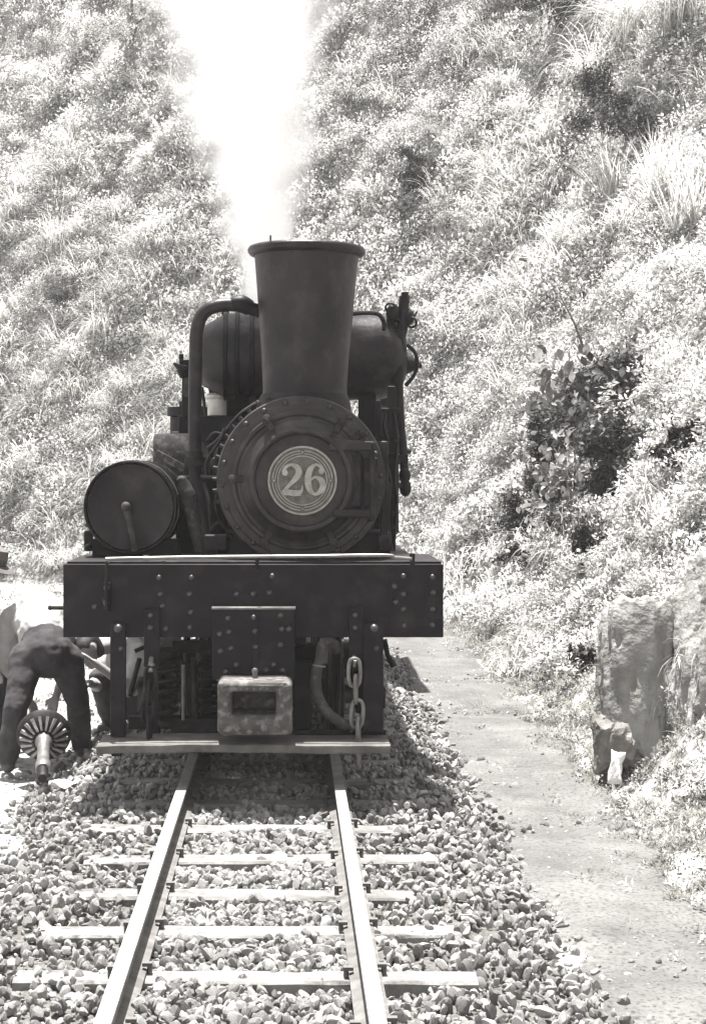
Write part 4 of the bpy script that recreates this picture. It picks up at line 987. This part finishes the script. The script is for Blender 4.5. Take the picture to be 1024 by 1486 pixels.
# transverse reservoir behind the chimney
Yt = 10.45; st_ = FPX / Yt; zt0 = EYE + (CY - 517) / st_; xl = (289 - CX) / st_; xr = (590 - CX) / st_; Rt = 62 / st_
prof = [(.001, 0), (Rt * .62, .0), (Rt * .66, .008), (Rt * .80, .075), (Rt * .97, .155), (Rt, .175), (Rt, xr - xl - .16), (Rt * .94, xr - xl - .10), (Rt * .80, xr - xl - .05), (Rt * .55, xr - xl - .01), (.001, xr - xl)]
tk = part('cross_reservoir', MB().lathe(prof, (xl, Yt, zt0), (1, 0, 0), 48, cap=False), 'stack', loco, angle=25)
for xx in (328, 345, 366): x = (xx - CX) / st_; part('reservoir_band', MB().lathe([(Rt + .001, 0), (Rt + .010, .001), (Rt + .010, .026), (Rt + .001, .027)], (x - .013, Yt, zt0), (1, 0, 0), 40, cap=False), 'iron', tk)
part('filler_cap', MB().cyl(P(327, 459, Yt), P(327, 452, Yt), .024, n=12), 'iron', tk)
part('reservoir_nozzle', MB().cyl(P(585, 529, Yt), P(606, 529, Yt), .075, .030, 14).cyl(P(600, 530, Yt), P(611, 529, Yt), .022, n=8), 'iron', tk)
part('saddle_strap', MB().quad(360, 575, 372, 640, Yt - .1, .03), 'iron', loco)
part('saddle_strap', MB().quad(520, 572, 545, 640, Yt - .1, .06), 'iron', loco)
mb = MB(); ptube(mb, [(505, 456, 10.2), (530, 454, 10.2), (548, 456, 10.2), (556, 466, 10.2), (557, 480, 10.2)], .013, 8)
part('top_pipe', mb, 'iron', loco)

# bent exhaust pipe at left of chimney
mb = MB(); ptube(mb, [(283, 668, 9.55), (283, 600, 9.55), (284, 520, 9.55), (286, 478, 9.55), (295, 455, 9.55), (315, 444, 9.55), (345, 443, 9.56), (378, 452, 9.60)], .0385, 16, 8)
xp = part('exhaust_pipe', mb, 'stack', loco)
mb = MB(); ptube(mb, [(335, 442, 9.56), (350, 441, 9.56), (362, 447, 9.58)], [.040, .052, .046], 14)
part('pipe_union', mb, 'iron', xp)
part('pipe_flange', MB().cyl(P(283, 676, 9.55), P(283, 664, 9.55), .062, n=16).cyl(P(283, 664, 9.55), P(283, 655, 9.55), .050, .044, n=16), 'ironr', xp)
mb = MB(); ptube(mb, [(283, 674, 9.55), (283, 695, 9.53), (287, 722, 9.5), (296, 760, 9.45), (304, 805, 9.4)], [.034, .034, .05, .05, .045], 14)
part('lower_pipe', mb, 'stack', xp)
mb = MB().sphere(P(264, 697, 9.42), .030, 12, (1, 1, .9)).cyl(P(265, 698, 9.42), P(271, 716, 9.42), .034, .046, 12).cyl(P(270, 714, 9.42), P(273, 722, 9.42), .054, n=14).cyl(P(273, 722, 9.42), P(293, 800, 9.42), .046, .04, 12)
part('relief_valve', mb, 'rubber', loco)
# stay rod + plank
part('stay_plank', MB().box(P(247, 669, 9.7), (.19, .03, .045), Matrix.Rotation(math.radians(29), 3, 'Y')), 'coupler', loco, bevel=.003)
# smaller copper pipes hugging the smokebox
for i, pts_ in enumerate(([(300, 690, 9.3), (299, 672, 9.3), (308, 655, 9.28), (320, 638, 9.28), (325, 622, 9.3)], [(302, 650, 9.35), (315, 640, 9.3), (330, 622, 9.3), (350, 600, 9.3), (372, 585, 9.35)],
                         [(316, 712, 9.22), (312, 726, 9.22), (315, 745, 9.22), (322, 762, 9.22)], [(300, 640, 9.5), (312, 628, 9.5), (330, 634, 9.5)], [(306, 770, 9.25), (316, 758, 9.2), (326, 766, 9.2), (335, 782, 9.2)], [(296, 700, 9.35), (304, 730, 9.3), (306, 760, 9.3), (314, 795, 9.25)])):
    mb = MB(); ptube(mb, pts_, [.008, .011, .006, .008, .008, .012][i], 7); part('copper_pipe', mb, 'ironr', loco)
part('blower_fitting', MB().sphere(P(311, 672, 9.25), .022, 10, (1, .8, 1.5)).cyl(P(309, 680, 9.25), P(318, 650, 9.25), .012, n=8), 'iron', loco)

# air drum at left
Yd = 9.30; sd = FPX / Yd; dc = P(189, 736, Yd); Rd = 67 / sd
dr = part('air_drum', MB().lathe([(Rd - .012, .02), (Rd - .010, 0), (Rd, -.004), (Rd + .004, .006), (Rd + .003, .03), (Rd - .004, .045), (Rd - .004, .98), (Rd + .003, .99), (Rd + .003, 1.03), (Rd - .01, 1.04), (.001, 1.06)], dc, (0, 1, 0), 64, cap=False), 'iron', loco, angle=30)
part('drum_head', MB().lathe([(Rd - .010, .03), (Rd - .018, .012), (Rd - .030, .016), (Rd * .8, .030), (Rd * .4, .042), (.001, .045)], dc, (0, 1, 0), 64, cap=False), 'stack', dr)
mb = MB().cyl(P(183, 737, 9.34), P(183, 736, 9.25), .026, n=14).sphere(P(183, 735, 9.25), .027, 12)
hd = part('drain_cock', mb, 'rubber', dr)
part('cock_handle', MB().tube([P(184, 742, 9.27), P(189, 762, 9.27), P(194, 788, 9.27), P(196, 799, 9.28)], [.021, .018, .017, .021], 10), 'rubber', hd)
mb = MB()
for y in (9.45, 10.15): mb.lathe([(Rd, 0), (Rd + .008, .002), (Rd + .008, .04), (Rd, .042)], (dc.x, y, dc.z), (0, 1, 0), 48, cap=False)
part('drum_band', mb, 'coupler', dr)
part('drum_cradle', MB().quad(134, 782, 260, 812, 9.42, .07).quad(136, 782, 262, 812, 10.1, .07).quad(122, 770, 134, 800, 9.42, .05), 'iron', loco, bevel=.006)
part('drum_stud', MB().sphere(P(128, 795, 9.36), .022, 8).sphere(P(127, 762, 9.36), .014, 8), 'iron', loco)
# running board under the drum
part('running_board', MB().box((-.80, 13.2, 1.115), (.66, 7.4, .03)).box((.52, 13.2, 1.115), (.42, 7.4, .03)), 'iron', loco, bevel=.003)
# cylinder lying crosswise above the drum
p0, p1 = P(224, 660, 10.6), P(300, 660, 10.6)
part('crosshead_cylinder', MB().lathe([(.001, 0), (.125, 0), (.134, .010), (.136, .03), (.136, .35)], p0, (1, 0, 0), 32), 'coupler', loco, label='grey dusty horizontal cylinder')
# vertical engine cylinders on the left
for y in (11.3, 12.1):
    sE = FPX / y; xE = (262 - CX) / FPX * 11.3 + .06
    mb = MB().box((xE, y, 1.72), (.22, .5, .34)).cyl((xE, y, 1.5), (xE, y, 2.0), .13, n=24).box((xE, y, 1.45), (.16, .3, .3))
    en = part('engine_cylinder', mb, 'iron', loco, bevel=.01)
    part('cylinder_cover', MB().cyl((xE, y, 2.0), (xE, y, 2.06), .15, n=24).cyl((xE, y, 2.06), (xE, y, 2.1), .07, n=16), 'iron', en)
part('valve_column', MB().quad(259, 605, 278, 640, 10.8, .1).quad(264, 545, 279, 608, 10.85, .05).quad(260, 522, 290, 548, 10.85, .08).quad(258, 603, 272, 606, 10.78, .1), 'iron', loco, bevel=.006)
part('valve_rod', MB().quad(266, 548, 276, 576, 10.80, .03), 'rubber', loco, bevel=.004)
part('oil_cup', MB().cyl(P(263, 522, 10.8), P(263, 514, 10.8), .016, n=8).tube([P(252, 527, 10.8), P(258, 532, 10.8), P(270, 535, 10.8)], [.008, .018, .022], 8).cyl(P(262, 536, 10.8), P(266, 548, 10.8), .03, .018, 8), 'iron', loco)
part('brass_cap', MB().lathe([(.060, 0), (.060, .10), (.075, .112), (.075, .125), (.05, .14), (.001, .145)], P(315, 603, 10.5), (0, 0, 1), 24), 'pale', loco, label='pale metal cap')
part('cap_shelf', MB().quad(292, 604, 372, 640, 10.35, .3).quad(322, 578, 372, 606, 10.7, .2), 'iron', loco, bevel=.006)
part('cap_rod', MB().cyl(P(293, 562, 10.3), P(299, 604, 10.3), .010, n=8), 'iron', loco)

# fittings on the right of the boiler
mb = MB(); ptube(mb, [(586, 430, 10.3), (584, 470, 10.3), (580, 500, 10.3), (578, 560, 10.25), (581, 620, 10.2), (585, 660, 10.15), (588, 712, 10.1)], [.030, .036, .030, .030, .028, .026, .026], 12)
rp = part('standpipe', mb, 'iron', loco)
part('pipe_foot', MB().sphere(P(588, 708, 10.1), .036, 12, (1, 1, 1.5)).sphere(P(587, 690, 10.1), .036, 12, (1, 1, 1.4)), 'iron', rp)
mb = MB().sphere(P(570, 455, 10.3), .05, 12, (.9, 1, 1.3)).sphere(P(592, 460, 10.3), .05, 12, (.8, 1, 1.1)).cyl(P(588, 440, 10.3), P(587, 424, 10.3), .028, .022, 10).tube([P(590, 462, 10.3), P(600, 460, 10.3), P(605, 452, 10.3)], [.014, .01, .006], 6).cyl(P(577, 480, 10.3), P(577, 512, 10.3), .05, n=12)
part('whistle_valve', mb, 'iron', rp)
for q in ((566, 447), (597, 468), (574, 470)): part('valve_wheel', MB().torus(P(q[0], q[1], 10.27), .030, .007, (.4, 1, .2), 18, 6), 'iron', rp)
mb = MB(); ptube(mb, [(590, 500, 10.35), (602, 512, 10.35), (605, 530, 10.35), (600, 545, 10.35), (588, 560, 10.35)], .012, 8); part('bypass_pipe', mb, 'iron', loco)
part('side_column', MB().quad(562, 560, 574, 800, 9.9, .05).quad(545, 580, 553, 640, 9.85, .04).quad(548, 700, 566, 806, 9.7, .3), 'iron', loco, bevel=.006)
mb = MB()
for y_ in (592, 632, 652, 668, 700): mb.quad(545, y_, 580, y_ + 6, 9.88, .05)
mb.quad(572, 660, 592, 672, 10.1, .05).quad(568, 702, 586, 708, 10.05, .04)
part('column_bracket', mb, 'iron', loco, bevel=.004)
for q in ((593, 655), (570, 745), (571, 765), (560, 722), (574, 640)): link('bolt', bolt_me, loco, P(q[0], q[1], 9.86))
mb = MB(); ptube(mb, [(560, 600, 9.8), (556, 618, 9.8), (562, 640, 9.8), (560, 672, 9.8), (566, 700, 9.8), (562, 740, 9.8), (567, 800, 9.8)], .012, 8)
ptube(mb, [(571, 600, 9.85), (576, 640, 9.85), (572, 690, 9.85), (575, 730, 9.85), (570, 800, 9.85)], .011, 8)
part('lubricator_pipe', mb, 'iron', loco)
part('steam_dome', MB().lathe([(.24, 0), (.24, .32), (.21, .40), (.12, .46), (.001, .48)], (bx0, 12.0, bz0 + .40), (0, 0, 1), 36), 'iron', loco)

# cab
Yc = 14.5
zr = P(0, 478, Yc).z
mb = MB(); xa, xb = P(303, 0, Yc).x, P(578, 0, Yc).x
def wall(y):
    for (x0, x1, z0, z1) in ((xa, xb, 1.1, 1.9), (xa, xa + .12, 1.9, 2.35), (xb - .12, xb, 1.9, 2.35), (xa + .55, xb - .55, 1.9, 2.35), (xa, xb, 2.35, zr - .12)):
        mb.box(((x0 + x1) / 2, y, (z0 + z1) / 2), (x1 - x0, .03, z1 - z0 - .002))
wall(Yc); wall(Yc + 2.3)
for x in (xa + .016, xb - .016): mb.box((x, Yc + 1.15, 1.5), (.03, 2.24, .8)); mb.box((x, Yc + .2, 2.15), (.03, .3, .48)); mb.box((x, Yc + 2.1, 2.15), (.03, .3, .48)); mb.box((x, Yc + 1.15, zr - .25), (.03, 2.24, .25))
cb = part('cab', mb, 'iron', loco)
n = 12; vs = []
for y in (Yc - .15, Yc + 2.45):
    for i in range(n + 1):
        t = i / n; vs.append((xa - .04 + (xb - xa + .08) * t, y, zr - .12 + .14 * math.sin(math.pi * t)))
    for i in range(n + 1):
        t = i / n; vs.append((xa - .04 + (xb - xa + .08) * t, y, zr - .145 + .14 * math.sin(math.pi * t)))
k = n + 1; fs = []
for i in range(n): fs += [(i, i + 1, i + 1 + 2 * k, i + 2 * k), (k + i, k + i + 1, 3 * k + i + 1, 3 * k + i), (i, k + i, k + i + 1, i + 1), (2 * k + i, 2 * k + i + 1, 3 * k + i + 1, 3 * k + i)]
fs += [(0, 2 * k, 3 * k, k), (n, k + n, 3 * k + n, 2 * k + n)]
part('cab_roof', MB().add(vs, fs), 'ironr', cb)
for s in (0, 1):
    x0, x1 = (xa + .12, xa + .55) if s == 0 else (xb - .55, xb - .12)
    w_ = part('window_frame', MB().prism([(x0, 1.9), (x1, 1.9), (x1, 2.35), (x0, 2.35)], Yc - .025, Yc - .016, [(x0 + .03, 1.93), (x1 - .03, 1.93), (x1 - .03, 2.32), (x0 + .03, 2.32)]), 'iron', cb)
part('coal_bunker', MB().box((-.05, 16.95 + .25, 1.55), (1.5, .5, .8)), 'iron', loco, bevel=.01)
# little lever sticking out left of the beam
part('uncoupling_lever', MB().cyl(P(72, 882, 8.86), P(93, 882, 8.86), .011, n=8).sphere(P(73, 882, 8.86), .014, 8), 'iron', loco)
part('deck_clutter', MB().cyl(P(212, 806, 8.95), P(212, 816, 8.95), .016, n=8).sphere(P(237, 814, 8.85), .012, 8), 'worn', loco)
part('valve_gear_box', MB().quad(255, 690, 330, 812, 9.9, .4), 'iron', loco, bevel=.02)

# ------------------------------------------------------------------ gear on the ground
ga, gb = P(64, 1068, 10.08), P(62, 1138, 9.42)
axis = (gb - ga).normalized()
gear = top('bevel_gear', 'toothed gear with a short bright shaft lying on the ground between the bending man\'s feet', 'gear', (ga.x, 9.7, -.22))
u, w_, d_ = frame_of(axis)
part('gear_wheel', MB().lathe([(.05, -.10), (.11, -.10), (.165, -.02), (.158, .0), (.10, .05), (.07, .06), (.055, .06)], ga, axis, 40), 'ironr', gear)
tooth = None
for i in range(18):
    a = 2 * math.pi * i / 18; rad = u * math.cos(a) + w_ * math.sin(a); tan = d_.cross(rad)
    pA_, pB_ = ga + rad * .140 + d_ * .028, ga + rad * .066 + d_ * .075
    ax_ = (pB_ - pA_).normalized(); up_ = ax_.cross(tan).normalized(); mt = Matrix((ax_, tan, up_)).transposed()
    me = MB().box((0, 0, 0), (1, 1, 1)); L2 = (pB_ - pA_).length; c_ = (pA_ + pB_) / 2
    me.v = [tuple(c_ + ax_ * (v[0] * L2) + tan * (v[1] * (.019 if v[0] < 0 else .010)) + up_ * (v[2] * .022)) for v in me.v]
    part('tooth', me, 'rivetpale', gear)
part('shaft', MB().lathe([(.050, .05), (.054, .09), (.046, .12), (.037, .14), (.036, .40), (.045, .42), (.045, .47), (.038, .49)], ga, axis, 28), 'shaft', gear)
part('shaft_end', MB().lathe([(.030, .48), (.030, .60), (.026, .61)], ga, axis, 20), 'ironr', gear)
h = P(97, 1132, 9.6)
rg = random.Random(9); vs = []
for j in range(7):
    for i in range(9): vs.append((-.09 + i * .0225 + rg.uniform(-.006, .006), -.05 + j * .018, .02 + .02 * math.sin(i * 1.1 + j) + rg.uniform(0, .012)))
me = MB().add(vs, [(j * 9 + i, j * 9 + i + 1, (j + 1) * 9 + i + 1, (j + 1) * 9 + i) for j in range(6) for i in range(8)]).mesh('rag', M['paper'], 30, fix=False)
o = top('rag', 'white rag lying on the stones beside the gear shaft', 'rag', (h.x, 9.55, -.19), me=me); o.modifiers.new('thick', 'SOLIDIFY').thickness = .003
for i, (px, py, Y, sc_) in enumerate(((50, 1030, 10.5, .05), (82, 1015, 10.6, .045))):
    p = P(px, py, Y)
    p.z = max(p.z, -.18)

# ------------------------------------------------------------------ people
def capsule(mb, a, b, ra, rb, n=14):
    a, b = Vector(a), Vector(b); L_ = (b - a).length
    pr = [(ra * math.sin(t), -ra * math.cos(t)) for t in np.linspace(.05, math.pi / 2, 5)] + [(rb * math.cos(t), L_ + rb * math.sin(t)) for t in np.linspace(0, math.pi / 2 - .05, 5)]
    mb.lathe(pr, a, b - a, n)
def limb(mb, pts):          # pts: (point, radius)
    for (a, ra), (b, rb) in zip(pts, pts[1:]): capsule(mb, a, b, ra, rb)
def skinned(name, mb, m, parent, vox=.010, it=6, cloth=0.0):
    o = part(name, mb, m, parent, angle=None)
    r_ = o.modifiers.new('remesh', 'REMESH'); r_.mode = 'VOXEL'; r_.voxel_size = vox; r_.use_smooth_shade = True
    s_ = o.modifiers.new('smooth', 'SMOOTH'); s_.factor = .5; s_.iterations = it
    if cloth:
        tx = bpy.data.textures.new('folds', 'CLOUDS'); tx.noise_scale = .09; tx.noise_depth = 2
        d_ = o.modifiers.new('folds', 'DISPLACE'); d_.texture = tx; d_.strength = cloth; d_.mid_level = .5; d_.texture_coords = 'OBJECT'
    return o
def hand(mb, wrist, dirv, up):
    d = Vector(dirv).normalized(); s = d.cross(Vector(up)).normalized(); u = s.cross(d)
    palm = wrist + d * .05
    for k in (-1.5, -.5, .5, 1.5): capsule(mb, wrist + s * k * .008, palm + d * .035 + s * k * .018, .014, .012, 8)
    for k, l in zip((-1.5, -.5, .5, 1.5), (.055, .070, .075, .066)):
        a = palm + d * .04 + s * k * .0195; b = a + d * l * .5 - u * .008; c = b + (d * .6 - u * .8).normalized() * l * .5
        limb(mb, [(a, .0095), (b, .009), (c, .0078)])
    a = wrist + d * .025 + s * .026; b = a + (d * .5 + s * .8).normalized() * .035; c = b + (d * .9 - u * .3).normalized() * .03
    limb(mb, [(a, .012), (b, .0105), (c, .009)])
def head(mb, c, face, upv):
    f = Vector(face).normalized(); u = Vector(upv); u = (u - f * u.dot(f)).normalized(); s = f.cross(u)
    capsule(mb, c + u * .03 - f * .012, c + u * .02 + f * .02, .082, .076, 18)
    capsule(mb, c - u * .02 + f * .025, c - u * .075 + f * .055, .062, .036, 16)      # jaw
    capsule(mb, c + f * .090 + u * .012, c + f * .108 - u * .018, .010, .015, 8)       # nose
    capsule(mb, c + f * .086 - u * .052 - s * .014, c + f * .086 - u * .052 + s * .014, .010, .010, 8)  # mouth
    for q in (-1, 1):
        capsule(mb, c + s * q * .080 + u * .015, c + s * q * .083 - u * .022, .014, .010, 8)   # ears
        capsule(mb, c + f * .082 + s * q * .03 + u * .028, c + f * .080 + s * q * .045 + u * .024, .010, .008, 8)  # brow
    return f, u, s
def eyes(c, f, u, s, parent):
    mb = MB()
    for q in (-1, 1): mb.sphere(c + f * .083 + s * q * .031 + u * .004, .011, 8)
    part('eye', mb, 'hair', parent)
def shoe(name, ankle, toe, parent):
    mb = MB(); a, t = Vector(ankle), Vector(toe); limb(mb, [(a + V3(0, 0, .0), .048), (a.lerp(t, .0) + V3(0, 0, -.035), .045), (a.lerp(t, .55) + V3(0, 0, -.035), .042), (t + V3(0, 0, -.03), .036)])
    return skinned(name, mb, 'shoe', parent, .01, 3)

def make_person(loc, label, J, sh_r=1.0, cap=False, trousers='trousers', shirt='shirt', build_legs=True):
    mb = MB()
    limb(mb, [(J['pelvis'], .125), (J['waist'], .105), (J['chest'], .13), (J['neck'], .055), (J['head'] - (J['head'] - J['neck']) * .4, .05)])
    limb(mb, [(J['shL'], .055), (J['chest'], .10)]); limb(mb, [(J['shR'], .055), (J['chest'], .10)])
    for q in 'LR':
        limb(mb, [(J['hip' + q], .085), (J['knee' + q], .052), (J['ank' + q], .036)]); limb(mb, [(J['sh' + q], .048), (J['el' + q], .038), (J['wr' + q], .026)])
        limb(mb, [(J['ank' + q], .038), (J['toe' + q], .03)])
        hand(mb, J['wr' + q], (J['wr' + q] - J['el' + q]), V3(0, 0, 1) if abs((J['wr' + q] - J['el' + q]).normalized().z) < .9 else V3(0, 1, 0))
    f, u, s = head(mb, J['head'], J['face'], J['head'] - J['neck'])
    root = top('person', label, 'person', loc)
    body = skinned('body', mb, 'skin', root, .009, 4)
    eyes(J['head'], f, u, s, root)
    mb = MB(); c = J['head']
    capsule(mb, c + u * .045 - f * .030, c + u * .035 + f * .005, .084, .082, 16); capsule(mb, c - f * .04 + u * .02, c - f * .045 - u * .03, .074, .060, 14)
    skinned('hair', mb, 'hair', root, .01, 3)
    mb = MB()
    limb(mb, [(J['waist'] + (J['waist'] - J['pelvis']) * .1, .135), (J['pelvis'], .160)])
    for q in 'LR':
        h_ = J['hip' + q]; limb(mb, [(J['pelvis'].lerp(h_, .5), .15), (h_, .115), (h_.lerp(J['knee' + q], .5), .094), (J['knee' + q], .078), (J['knee' + q].lerp(J['ank' + q], .5), .076), (J['ank' + q] + V3(0, 0, .02), .066)])
    skinned('trousers', mb, trousers, root, .012, 5, cloth=.026)
    mb = MB()
    limb(mb, [(J['waist'] + (J['pelvis'] - J['waist']) * .15, .142 * sh_r), (J['waist'].lerp(J['chest'], .5), .15 * sh_r), (J['chest'], .158 * sh_r), (J['neck'] + (J['chest'] - J['neck']) * .4, .085)])
    for q in 'LR':
        sh = J['sh' + q]; limb(mb, [(J['chest'].lerp(sh, .4), .12), (sh, .082), (sh.lerp(J['el' + q], .5), .07), (J['el' + q], .056), (J['el' + q].lerp(J['wr' + q], .3), .045)])
    skinned('shirt', mb, shirt, root, .012, 5, cloth=.04)
    for q in 'LR': shoe('shoe', J['ank' + q], J['toe' + q], root)
    # belt
    return root, f, u, s
g0 = -.24
J = dict(pelvis=P(67, 947, 10.52), waist=P(62, 915, 10.66), chest=P(56, 893, 10.95), neck=P(52, 893, 11.16), head=P(50, 912, 11.30), face=V3(.1, .3, -1),
         shL=P(18, 898, 11.02), shR=P(92, 893, 11.06), elL=P(8, 965, 11.05), elR=P(98, 960, 11.1), wrL=P(38, 1010, 10.85), wrR=P(82, 1010, 10.9),
         hipL=P(40, 957, 10.47), hipR=P(95, 957, 10.57), kneeL=P(24, 1026, 10.30), kneeR=P(113, 1018, 10.66), ankL=P(12, 1106, 10.28), ankR=P(118, 1080, 10.86),
         toeL=P(10, 1106, 10.45) + V3(0, 0, -.01), toeR=P(124, 1083, 11.02))
J['ankL'].z = J['toeL'].z = g0 + .085; J['ankR'].z = J['toeR'].z = g0 + .085
man, f, u, s = make_person((P(65, 0, 10.5).x, 10.5, g0), 'man in white shirt and dark trousers bending over with his back to the camera', J, sh_r=1.1)
w0 = J['waist'].lerp(J['pelvis'], .22); ax_ = (J['waist'] - J['pelvis']).normalized()
# squatting helper half hidden behind the hanger
J = dict(pelvis=V3(-1.00, 11.55, .02), waist=V3(-1.02, 11.50, .18), chest=V3(-1.08, 11.36, .36), neck=V3(-1.15, 11.24, .46), head=P(130, 944, 11.12), face=V3(-.55, -.6, -.55),
         shL=V3(-1.16, 11.48, .40), shR=V3(-.98, 11.20, .38), elL=V3(-1.30, 11.35, .18), elR=V3(-1.05, 10.98, .20), wrL=P(128, 992, 11.1), wrR=P(138, 962, 10.95),
         hipL=V3(-1.08, 11.6, .0), hipR=V3(-.92, 11.5, .0), kneeL=V3(-1.28, 11.35, .22), kneeR=V3(-.93, 11.12, .20), ankL=V3(-1.22, 11.62, g0 + .085), ankR=V3(-.92, 11.36, g0 + .085),
         toeL=V3(-1.32, 11.5, g0 + .085), toeR=V3(-.97, 11.2, g0 + .085))
m2, f, u, s = make_person((-1.05, 11.45, g0), 'man in a white shirt squatting half hidden behind the left hanger under the beam', J)
# kneeling man at the left edge with the hat
hc = P(-16, 826, 10.9)
J = dict(pelvis=hc + V3(-.30, .08, -.62), waist=hc + V3(-.27, .06, -.46), chest=hc + V3(-.16, .03, -.28), neck=hc + V3(-.05, .01, -.13), head=hc, face=V3(.95, -.1, -.35),
         shL=hc + V3(-.12, .20, -.20), shR=hc + V3(-.14, -.17, -.20), elL=hc + V3(.0, .24, -.44), elR=hc + V3(-.10, -.26, -.46), wrL=hc + V3(.10, .16, -.62), wrR=hc + V3(.02, -.10, -.62),
         hipL=hc + V3(-.30, .18, -.66), hipR=hc + V3(-.30, -.02, -.66), kneeL=hc + V3(.06, .20, -.74), kneeR=hc + V3(.0, -.05, -1.02), ankL=hc + V3(.03, .20, -1.0), ankR=hc + V3(-.42, -.05, -1.0),
         toeL=hc + V3(.18, .2, -1.0), toeR=hc + V3(-.40, -.05, -1.08))
dz = g0 + .085 - J['ankL'].z
for k_ in ('ankL', 'toeL', 'ankR', 'toeR'): J[k_].z = g0 + .085
J['kneeR'].z = g0 + .09
m3, f, u, s = make_person((hc.x - .15, 10.9, g0), 'kneeling man with a felt hat, mostly cut off by the left edge of the photo', J)
top('hat', 'brown felt hat with a drooping brim on the kneeling man at the left edge', 'hat', tuple(hc + u * .07),
    me=rebase(MB().lathe([(.17, -.030), (.172, -.026), (.13, -.004), (.100, .0), (.098, .05), (.085, .095), (.05, .105), (.001, .098)], hc + u * .055, u, 40, cap=False).mesh('hat', M['hat'], 40), hc + u * .07)).modifiers.new('thick', 'SOLIDIFY').thickness = .004

# ------------------------------------------------------------------ steam
Ys_ = 11.2
def steam_plume():
    x0 = (396 - CX) / FPX * Ys_; z0 = 2.45; top_z = 6.6
    drift = -.10; r0, kr = .09, .158
    mb = MB().lathe([(.3, 0), (.85, 2.0), (1.5, top_z - z0)], (x0, Ys_, z0), (drift, 0, 1), 28)
    me = rebase(mb.mesh('steam_plume', None), (x0, Ys_, z0))
    o = top('steam_plume', 'dense white plume of steam rising behind the chimney to the top of the photo', 'steam', (x0, Ys_, z0), me=me, kind='stuff')
    m = bpy.data.materials.new('steam'); m.use_nodes = True; N, L = m.node_tree.nodes, m.node_tree.links; N.clear()
    out = N.new('ShaderNodeOutputMaterial'); pv = N.new('ShaderNodeVolumePrincipled'); pv.inputs['Color'].default_value = (1, 1, 1, 1); pv.inputs['Anisotropy'].default_value = 0.0
    L.new(pv.outputs[0], out.inputs['Volume'])
    tc = N.new('ShaderNodeTexCoord'); sp = N.new('ShaderNodeSeparateXYZ'); L.new(tc.outputs['Object'], sp.inputs[0])
    def mth(op, a, b=None, c=None, clamp=False):
        n_ = N.new('ShaderNodeMath'); n_.operation = op; n_.use_clamp = clamp
        for i, v in enumerate((a, b, c)):
            if v is None: continue
            if isinstance(v, (int, float)): n_.inputs[i].default_value = v
            else: L.new(v, n_.inputs[i])
        return n_.outputs[0]
    z = sp.outputs[2]; cx_ = mth('MULTIPLY', z, drift); dx = mth('SUBTRACT', sp.outputs[0], cx_)
    rad = mth('SQRT', mth('ADD', mth('MULTIPLY', dx, dx), mth('MULTIPLY', sp.outputs[1], sp.outputs[1])))
    rr_ = mth('MULTIPLY_ADD', z, kr, r0)
    nz = N.new('ShaderNodeTexNoise'); nz.inputs['Scale'].default_value = 3.2; nz.inputs['Detail'].default_value = 4; L.new(tc.outputs['Object'], nz.inputs['Vector'])
    q = mth('ADD', mth('DIVIDE', rad, rr_), mth('MULTIPLY', mth('SUBTRACT', nz.outputs['Fac'], .5), 1.9))
    dn = N.new('ShaderNodeMapRange'); dn.interpolation_type = 'SMOOTHSTEP'; dn.inputs['From Min'].default_value = 1.45; dn.inputs['From Max'].default_value = .5
    L.new(q, dn.inputs['Value'])
    fall = mth('DIVIDE', 12.0, mth('MULTIPLY_ADD', z, .9, 1.0))
    L.new(mth('MULTIPLY', dn.outputs[0], fall), pv.inputs['Density'])
    me.materials.append(m); return o
steam_plume()


# ------------------------------------------------------------------ air
def haze():
    me = MB().box((0, 0, 14.75), (4600, 4600, 42.5)).mesh('haze', None)
    o = link('haze', me, kind='stuff')
    m = bpy.data.materials.new('haze_air'); m.use_nodes = True; N, L = m.node_tree.nodes, m.node_tree.links; N.clear()
    out = N.new('ShaderNodeOutputMaterial'); pv = N.new('ShaderNodeVolumePrincipled'); pv.inputs['Color'].default_value = (.98, .98, .98, 1)
    pv.inputs['Density'].default_value = .0008; pv.inputs['Anisotropy'].default_value = .1
    L.new(pv.outputs[0], out.inputs['Volume']); me.materials.append(m)
haze()
